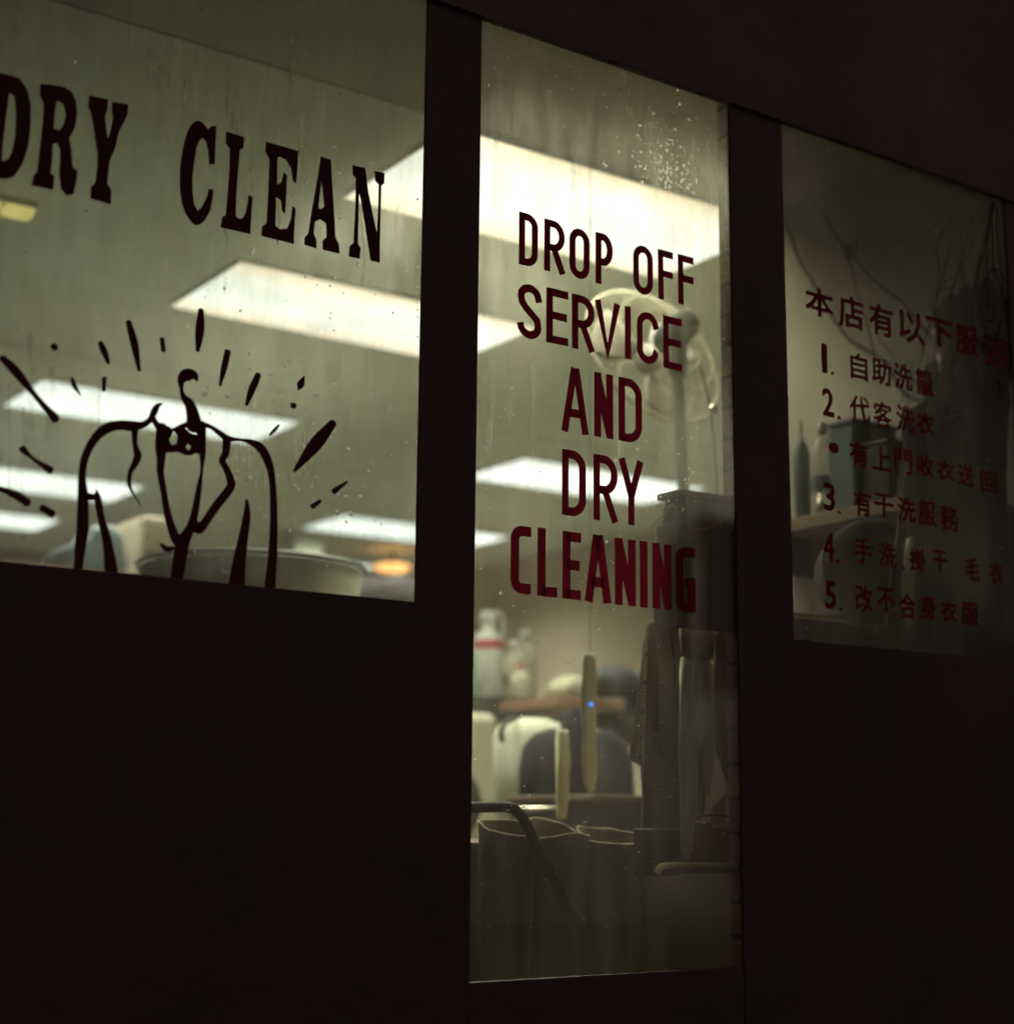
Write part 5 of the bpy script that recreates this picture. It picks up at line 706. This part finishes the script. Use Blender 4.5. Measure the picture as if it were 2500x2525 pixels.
# garments on the rail
t = thing('dress_form', 'pale round-shouldered jacket shape half covered by a dark coat', 'garment', Py(1300, 1770, 4.4))
MB().puff(outy([(1240,1810),(1252,1785),(1275,1770),(1330,1772),(1372,1790),(1392,1830),(1395,2010),(1250,2030),(1242,1900)], 4.45), .16, rough=.01).build('jacket', 'pale', t, True)
MB().tube(smoothpath(outy([(1238,1830),(1236,1805),(1250,1782),(1275,1770)], 4.4)), .01, 8).build('piping', 'black', t, True)
o = MB().puff(outy([(1298,2030),(1296,1900),(1306,1840),(1330,1808),(1362,1796),(1372,1800),(1372,2030)], 4.25), .10, rough=.01).build('dark_coat', 'black_cloth', None, True); tag(o, 'dark coat with a curved shoulder over the pale jacket', 'coat', 'dark coats on the rail')
o = MB().puff(outy([(1404,2030),(1400,1790),(1404,1748),(1430,1745),(1438,1780),(1436,1900),(1440,1960),(1436,2030)], 4.28), .10, rough=.01).build('dark_coat', 'black_cloth', None, True); tag(o, 'narrow dark coat just left of the pale upright post', 'coat', 'dark coats on the rail')
o = MB().puff(outy([(1442,2040),(1466,1960),(1470,1810),(1490,1800),(1520,1826),(1536,1880),(1542,1960),(1540,2040)], 4.28), .12, rough=.01).build('dark_coat', 'black_cloth', None, True); tag(o, 'widest dark coat just below the sewing machine', 'coat', 'dark coats on the rail')
o = MB().puff(outy([(1374,1800),(1396,1800),(1402,1870),(1398,1960),(1392,2020),(1376,2020)], 3.3), .02, rough=.004).build('scarf', 'greencloth', None, True); tag(o, 'grey-green scarf hanging between the two left dark coats', 'scarf')
t = thing('garment_rail', 'pale metal rail low in front of the dark coats', 'rail', Py(1350, 1995, 4.1))
MB().tube(outy([(1270,1996),(1480,1994)], 3.6), .007, 8).build('bar', 'metal', t, True)
for px in (1275, 1478): b2 = Py(px, 1996, 3.6); MB().tube([b2, (b2.x, b2.y, .03)], .008, 8).build('leg', 'metal_dark', t, True)
a = Py(1462, 2110, 3.5); b2 = Py(1640, 1964, 3.5)
t = thing('low_cabinet', 'plain olive cabinet low behind the widest paper bag', 'cabinet', ((a.x+b2.x)/2, 3.6, .03))
MB().box(a.x, b2.x, 3.5, 3.9, .03, b2.z-.02, .006).build('body', 'drum', t)
MB().box(a.x-.008, b2.x+.008, 3.49, 3.91, b2.z-.019, b2.z, .004).build('top_board', 'wood', t)
# machine at left edge low
a = Py(1120, 2030, 4.9); b2 = Py(1232, 1760, 4.9)
t = thing('washing_machine', 'olive beige machine at the lower left of the door glass', 'machine', (a.x, 5.0, .03))
MB().box(a.x-.3, b2.x, 4.9, 5.4, .03, b2.z, .03).build('cabinet', 'beige', t)
MB().lathe((a.x-.02, 4.895, b2.z-.33), [(.10,0),(.12,-.01),(.12,-.02),(.05,-.03)], 28, axis='y').build('door', 'metal_dark', t, True)
# counter with paper bags
cy0 = 2.86; a = Py(1212, 2060, cy0)
zc = Py(1400, 2078, cy0).z
t = thing('counter', 'dim olive counter low behind the door glass', 'counter', (a.x, cy0, .03))
xr = Py(1660, 2060, cy0).x
MB().box(a.x, xr+.25, cy0, cy0+.55, .03, zc-.02, .006).build('body', 'kraft', t)
MB().box(a.x-.01, xr+.26, cy0-.01, cy0+.56, zc-.019, zc, .004).build('top_board', 'wood', t)
def pouch(px0, px1, py, H, y, label):
    A = Py(px0, py, y); B = Py(px1, py+2, y); cx = (A.x+B.x)/2; rx = (B.x-A.x)/2; zz = (A.z+B.z)/2
    t = thing('paper_bag', label, 'bag', (cx, y, zz-H), 'open paper bags lined up on the counter front')
    mb = MB(); n = 28; rows = 8; ins = []
    for i in range(rows):
        f = i/(rows-1); sx = 1-.10*(1-f); sy = .055*(.35+.65*f)
        for j in range(n):
            an = 2*math.pi*j/n; cj = math.copysign(abs(math.cos(an))**.7, math.cos(an)); sj = math.copysign(abs(math.sin(an))**.8, math.sin(an))
            mb.v.append((cx+rx*sx*cj, y+.03-sy*.0+sy*sj, zz-H*(1-f)+(.006*math.sin(an*2+px0) if i == rows-1 else 0) + (.024*f**3*max(sj,-.3)) + .004*noise.noise(Vector((an*2, f*4, px0*.1)))))
    for i in range(rows-1):
        for j in range(n): mb.f.append((i*n+j, i*n+(j+1) % n, (i+1)*n+(j+1) % n, (i+1)*n+j))
    mb.f.append(tuple(range(n))[::-1])
    o = mb.build('bag_body', 'kraft', t, True, fix=False); o.modifiers.new('s', 'SOLIDIFY').thickness = .0015
    ringp = [mb.v[(rows-1)*n+j] for j in range(n)]
    MB().tube([Vector(p) for p in ringp], .0018, 6, closed=True).build('rolled_rim', 'kraft_rim', t, True)
    return t
pouch(1214, 1326, 2046, .42, 2.74, 'leftmost open paper bag, crossed by the dark bent tube')
pouch(1330, 1456, 2054, .42, 2.74, 'middle open paper bag on the counter front')
pouch(1460, 1602, 2066, .42, 2.72, 'widest open paper bag with a bright rim, beside the dark gap')
o = MB().tube(smoothpath(outy([(1120,1990),(1180,1991),(1248,1991),(1272,2000),(1296,2030),(1330,2100),(1372,2180),(1410,2250),(1440,2300),(1460,2345)], 2.56)), .0105, 12).build('x', 'black', None, True)
o.name = 'bent_tube_rail'; tag(o, 'dark bent metal tube sloping down at the bottom of the door', 'rail')
t = thing('push_bar', 'thin shiny metal bar low at the right of the door glass', 'bar', Py(1720, 2136, 2.4))
MB().tube(smoothpath(outy([(1621,2154),(1626,2142),(1636,2136),(1660,2134),(1740,2134),(1820,2136)], 2.40)), .0056, 12).build('bar', 'paper', t, True)
MB().box(Py(1636,2150,2.4).x, xb, 2.40, 2.43, 1.02, Py(1700,2150,2.4).z, .003).build('panel', 'wood', t)
for j, (p0, p1, mm) in enumerate(((2088,2118,'orange'),(2122,2196,'bluegrey'),(2198,2300,'beige'))):
    a = Py(1120, p1, 3.0); b2 = Py(1213, p0, 3.0)
    o = MB().box(a.x, b2.x, 3.0, 3.2, a.z+.001, b2.z, .004).build('storage_box', mm); tag(o, ['thin orange-brown box, topmost in the stack at the lower left of the door', 'blue-grey box in the middle of the stack at the lower left of the door', 'beige box at the bottom of the stack at the lower left of the door'][j], 'box', 'boxes stacked left of the counter')
a = Py(1120, 2300, 3.0); b2 = Py(1213, 2300, 3.0)
t = thing('box_stand', 'low dark stand under the stack of boxes left of the counter', 'stand', (a.x, 3.1, .03))
MB().box(a.x-.02, b2.x, 2.98, 3.22, a.z-.03, a.z, .003).build('tabletop', 'wood', t)
for xx in (a.x, b2.x-.04): MB().box(xx, xx+.03, 3.0, 3.2, .03, a.z-.03).build('leg', 'wood', t)

# ------------------------------------------------------------------ things in the right window
sx0, sx1 = 3.03, 3.258
zz = Px(2035, 1262, sx0).z
t = thing('wall_shelf', 'pale shelf running along the stained wall under the bottles', 'shelf', (sx1, 2.9, zz))
MB().box(sx0, sx1, 2.52, 3.30, zz-.035, zz, .003).build('board', 'wall_tan', t)
for yy in (2.62, 3.1): MB().box(sx0+.03, sx1, yy, yy+.02, zz-.14, zz-.036).build('bracket', 'metal_dark', t)
def wbottle(px0, px1, pt_, xx, body, cap, name, label, capw, neck, band=None):
    A = Px(px0, 1200, xx); B = Px(px1, 1200, xx); top = Px((px0+px1)/2, pt_, xx); cx = xx; cyy = (A.y+B.y)/2
    dist = (Vector((xx, cyy, 0))).length; r = abs(px1-px0)/FPX*dist/2*1.02; h = top.z-zz
    t = thing(name, label, 'bottle', (cx, cyy, zz), 'bottles on the wall shelf')
    MB().lathe((cx,cyy,zz+.001), [(r*.9,0),(r,.02*h),(r,h*.62),(r*.85,h*.72),(r*.45,h*neck),(r*capw*.9,h*(neck+.02)),(r*capw*.9,h*.88)], 28).build('body', body, t, True)
    MB().lathe((cx,cyy,zz+.001), [(r*capw,h*.88),(r*capw*1.05,h*.9),(r*capw*1.0,h*.99),(r*capw*.5,h)], 20).build('cap', cap, t, True)
    if band: MB().lathe((cx,cyy,zz+.001), [(r*1.01,h*band[0]),(r*1.02,h*band[0]+.001),(r*1.02,h*band[1]),(r*1.01,h*band[1]+.001)], 28, cap=False).build('label_band', band[2], t, True)
wbottle(1958, 1998, 1036, 3.12, 'teal', 'beige', 'spray_bottle', 'slim bottle with a pointed nozzle at the left of the right window', .25, .80, (.25,.5,'bluegrey'))
wbottle(2000, 2062, 1042, 3.10, 'clear', 'yellowish', 'glass_bottle', 'clear rounded bottle left of the painted bullet dot', .38, .82, (.3,.42,'teal'))
A = Px(2078, 1240, 3.12); B = Px(2140, 1240, 3.12)
t = thing('plastic_crate', 'dim teal box standing on the wall shelf behind the Chinese characters', 'box', (3.13, (A.y+B.y)/2, zz))
MB().box(3.07, 3.24, B.y, A.y, zz+.001, Px(2110, 1050, 3.1).z, .004).build('body', 'teal', t)
MB().box(3.065, 3.245, B.y-.004, A.y+.004, Px(2110, 1050, 3.1).z+.001, Px(2110, 1034, 3.1).z, .004).build('lid', 'bluegrey', t)
A = Px(2145, 1240, 3.12); B = Px(2215, 1240, 3.12)
t = thing('storage_tin', 'dark tall box beside the teal box on the wall shelf', 'box', (3.15, (A.y+B.y)/2, zz))
MB().box(3.09, 3.24, B.y, A.y, zz+.001, Px(2180, 1095, 3.1).z, .004).build('body', 'metal_dark', t)
MB().box(3.085, 3.245, B.y-.003, A.y+.003, Px(2180, 1095, 3.1).z+.001, Px(2180, 1086, 3.1).z, .003).build('lid', 'metal_dark', t)
sp = Px(2022, 1220, 3.06); o = MB().lathe((sp.x, sp.y, zz+.001), [(.012,0),(.014,.01),(.010,.03),(.004,sp.z-zz)], 14).build('chrome_knob', 'metal', None, True); tag(o, 'tiny shiny metal knob left of the painted number 3', 'knob')
# dark drum under the shelf
A = Px(2140, 1400, 2.86); dr = .112
t = thing('steam_drum', 'dark round drum lying under the wall shelf', 'drum', (A.x, A.y, A.z-dr))
u_ = Vector((.62,.78,0)); e1 = Vector((.78,-.62,0))
def dp(r, a, d): return A + e1*(r*math.cos(a)) + Vector((0,0,r*math.sin(a))) + u_*d
mb = MB(); n = 40; prof = [(.02,-.10),(.06,-.098),(.095,-.085),(.108,-.07),(dr,-.05),(dr,.14)]
for r, d in prof: mb.v += [tuple(dp(r, 2*math.pi*j/n, d)) for j in range(n)]
for i in range(len(prof)-1):
    for j in range(n): mb.f.append((i*n+j, i*n+(j+1) % n, (i+1)*n+(j+1) % n, (i+1)*n+j))
mb.f.append(tuple(range(n))[::-1]); mb.f.append(tuple((len(prof)-1)*n+j for j in range(n)))
mb.build('drum_body', 'drum', t, True)
MB().tube([dp(dr+.001, 2*math.pi*j/40, -.052) for j in range(40)], .003, 6, closed=True).build('rim', 'drum', t, True)
g = MB(); g.box(A.x-.05, A.x+.12, A.y-.02, A.y+.12, .03, A.z-dr*.9, .004); g.build('stand', 'metal_dark', t)
# white curved strip
o = MB().tube(smoothpath(outx([(2262,1160),(2233,1166),(2226,1230),(2214,1320),(2200,1400),(2190,1480),(2180,1560)], 2.80)), [.0022]*12+[.0042]*25, 8).build('garment_bag_edge', 'pale', None, True)
tag(o, 'thin pale curved strip running down through the Chinese list', 'strip')
o = MB().puff(outx([(2236,1330),(2250,1325),(2262,1400),(2262,1560),(2232,1560),(2222,1450)], 2.84), .012, normal=(-1,0,0), rough=.002).build('draped_sheet', 'greencloth', None, True); tag(o, 'narrow dim grey-green sheet hanging beside the pale curved strip', 'sheet')
# dark hanging bundle at right
def nx(pts, x, th, name, m_, label, cat, seed=0, group=None):
    o = MB().puff([q_+Vector((0,.006*noise.noise(q_*38),.012*noise.noise(q_*30+Vector((5,0,0))))) for q_ in smoothpath(outx(pts+[pts[0]], x), 5)[:-1]], th, normal=(-1,0,0), rough=.02, seed=seed).build(name, m_, None, True); tag(o, label, cat, group); return o
nx([(2322,790),(2345,735),(2366,740),(2384,700),(2410,712),(2436,690),(2462,720),(2480,740),(2482,820),(2480,960),(2440,990),(2380,960),(2340,900),(2352,850)], 3.06, .05, 'cable_bundle', 'dark_cloth', 'dark bundle hung from cords at the upper right of the right window', 'bundle', 3)
nx([(2290,900),(2330,880),(2400,905),(2470,930),(2478,1100),(2474,1300),(2460,1560),(2300,1560),(2262,1400),(2280,1250),(2296,1100),(2285,980)], 3.14, .05, 'hanging_garments', 'dark_cloth', 'wide dark mass of hanging clothes filling the right of the window', 'clothes', 6)
nx([(2220,1180),(2262,1165),(2300,1180),(2330,1260),(2336,1400),(2330,1540),(2250,1545),(2236,1400),(2226,1280)], 3.10, .04, 'dark_jacket', 'drum', 'dark jacket hanging between the pale strip and the wide dark clothes', 'jacket', 8)
nx([(2232,1030),(2262,1005),(2300,985),(2340,1000),(2400,1040),(2440,1100),(2440,1560),(2240,1560),(2226,1400),(2236,1290),(2222,1200),(2238,1120)], 3.02, .05, 'garment_pile', 'dark_cloth', 'nearest dark heap of clothes, low in the middle of the right window', 'clothes', 12)
t = thing('glass_lamp', 'clear lamp glass with a bright rim beside the dark hanging bundle', 'lamp', Px(2335, 880, 3.0))
c0 = Px(2333, 850, 2.98)
MB().lathe((c0.x, c0.y, c0.z-.022), [(.018,0),(.030,.012),(.036,.035),(.033,.06),(.018,.075)], 24, cap=False).build('globe', 'clear', t, True)
MB().tube([(c0.x+.018*math.cos(a/6*math.pi), c0.y+.018*math.sin(a/6*math.pi), c0.z-.024) for a in range(12)], .0018, 6, closed=True).build('rim', 'metal', t, True)
MB().lathe((c0.x, c0.y, c0.z-.075), [(.015,0),(.022,.01),(.022,.045),(.018,.05)], 20).build('holder', 'yellowish', t, True)
MB().tube([(c0.x, c0.y, c0.z+.053),(c0.x+.0, c0.y, c0.z+.08)], .004, 8).build('stem', 'metal_dark', t, True)
CAB = [([(1925,355),(1950,405),(1990,470),(2030,530),(2062,582),(2100,628),(2130,665),(2170,705),(2220,742),(2262,790),(2300,835),(2340,858),(2372,872)], .0030, 'thin cable running diagonally from the top left corner over the stained wall'),
 ([(2078,600),(2098,660),(2114,720),(2136,790),(2150,850),(2164,885)], .0022, 'cable dropping from the knot between the Chinese title characters'),
 ([(1930,548),(1948,575),(1968,635),(2000,690),(2030,745),(2062,795),(2098,842),(2150,872),(2190,905),(2222,960),(2252,985),(2300,990),(2340,978),(2375,972)], .0036, 'thick sagging cable crossing the first characters of the list'),
 ([(2165,835),(2200,875),(2235,915),(2262,950)], .0017, 'shortest thin cable between the title and the first list line'),
 ([(2448,498),(2440,545),(2428,600),(2412,660),(2400,730)], .0044, 'thick straight cord rising from the dark bundle to the top right corner'),
 ([(2444,500),(2446,600),(2450,680),(2452,760)], .0018, 'thin vertical cord left of the window edge above the dark bundle'),
 ([(2458,505),(2460,600),(2470,680),(2476,760)], .0018, 'thin cord nearest the right window edge'),
 ([(2282,1060),(2300,1090),(2322,1125),(2345,1160)], .0022, 'short dark cable slanting over the hanging clothes')]
for pth, r, lab in CAB:
    o = MB().tube(smoothpath([Px(px, py, 3.235 if px0_ < 2440 else 2.98) for (px, py), px0_ in zip(pth, [pth[0][0]]*len(pth))]), r*1.35, 7).build('cable', 'wire', None, True); tag(o, lab, 'cable', 'cables behind the right window')
kn = Px(2098, 617, 3.225); mb = MB()
for j in range(5):
    an = j*1.3; mb.tube(smoothpath([kn+Vector((0,.022*math.cos(an+q_*1.3),.022*math.sin(an+q_*1.1)*(1-.1*q_))) for q_ in range(5)]), .0032, 6)
o = mb.build('cable_knot', 'wire', None, True); tag(o, 'knot where the diagonal cables meet on the stained wall', 'knot')
mb = MB(); rs = random.Random(11)
for k_ in range(16):
    px, py = rs.uniform(2320, 2460), rs.uniform(740, 1120); a0 = rs.uniform(0, 6.3); rx, ry = rs.uniform(15, 55), rs.uniform(30, 110)
    pth = [Px(px+rx*math.cos(a0+q_*.8)+rs.uniform(-6,6), py+ry*math.sin(a0+q_*.8)+rs.uniform(-8,8), 2.93+.004*k_) for q_ in range(7)]
    mb.tube(smoothpath(pth), rs.choice((.0016,.0022,.003)), 6)
for k_ in range(9):       # finer strands running up to the window corner
    x_, y_ = rs.uniform(2340, 2470), rs.uniform(520, 640); pth = [(x_, y_)]
    for q_ in range(5): x_ += rs.uniform(-34, 18) if k_ % 2 else rs.uniform(-50, -6); y_ += rs.uniform(40, 130); pth.append((x_, y_))
    mb.tube(smoothpath([Px(px, py, 2.95+.02*k_) for px, py in pth]), rs.choice((.0012,.0016,.0024)), 6)
o = mb.build('cable_tangle', 'wire', None, True); tag(o, 'tangle of looped cables in front of the dark bundle at the window edge', 'cables')
# low ledge with books
zl = Py(2100, 1570, 2.62).z
t = thing('window_ledge', 'low stained ledge inside along the bottom of the right window', 'ledge', (2.8, 2.6, .03))
MB().box(XR0+.12, 3.255, 2.45, 2.80, .03, zl-.03).build('front', 'beige', t)
MB().box(XR0+.11, 3.256, 2.44, 2.81, zl-.029, zl, .004).build('top_board', 'beige', t)
for j in range(3):
    A = Py(1950, 1560, 2.66); B = Py(2040+j*8, 1560, 2.66); z0 = zl+.001+j*.014
    t = thing('folded_book', ['bottom', 'middle', 'top'][j] + ' book of the small stack on the ledge, low left in the right window', 'book', (2.7, 2.7, z0), 'books stacked on the ledge')
    MB().box(XR0+.13, B.x, 2.62, 2.78, z0+.002, z0+.011).build('pages', 'kraft_rim', t)
    MB().box(XR0+.125, B.x+.003, 2.615, 2.785, z0+.0112, z0+.013).build('cover', ['teal','greencloth','pale'][j], t)
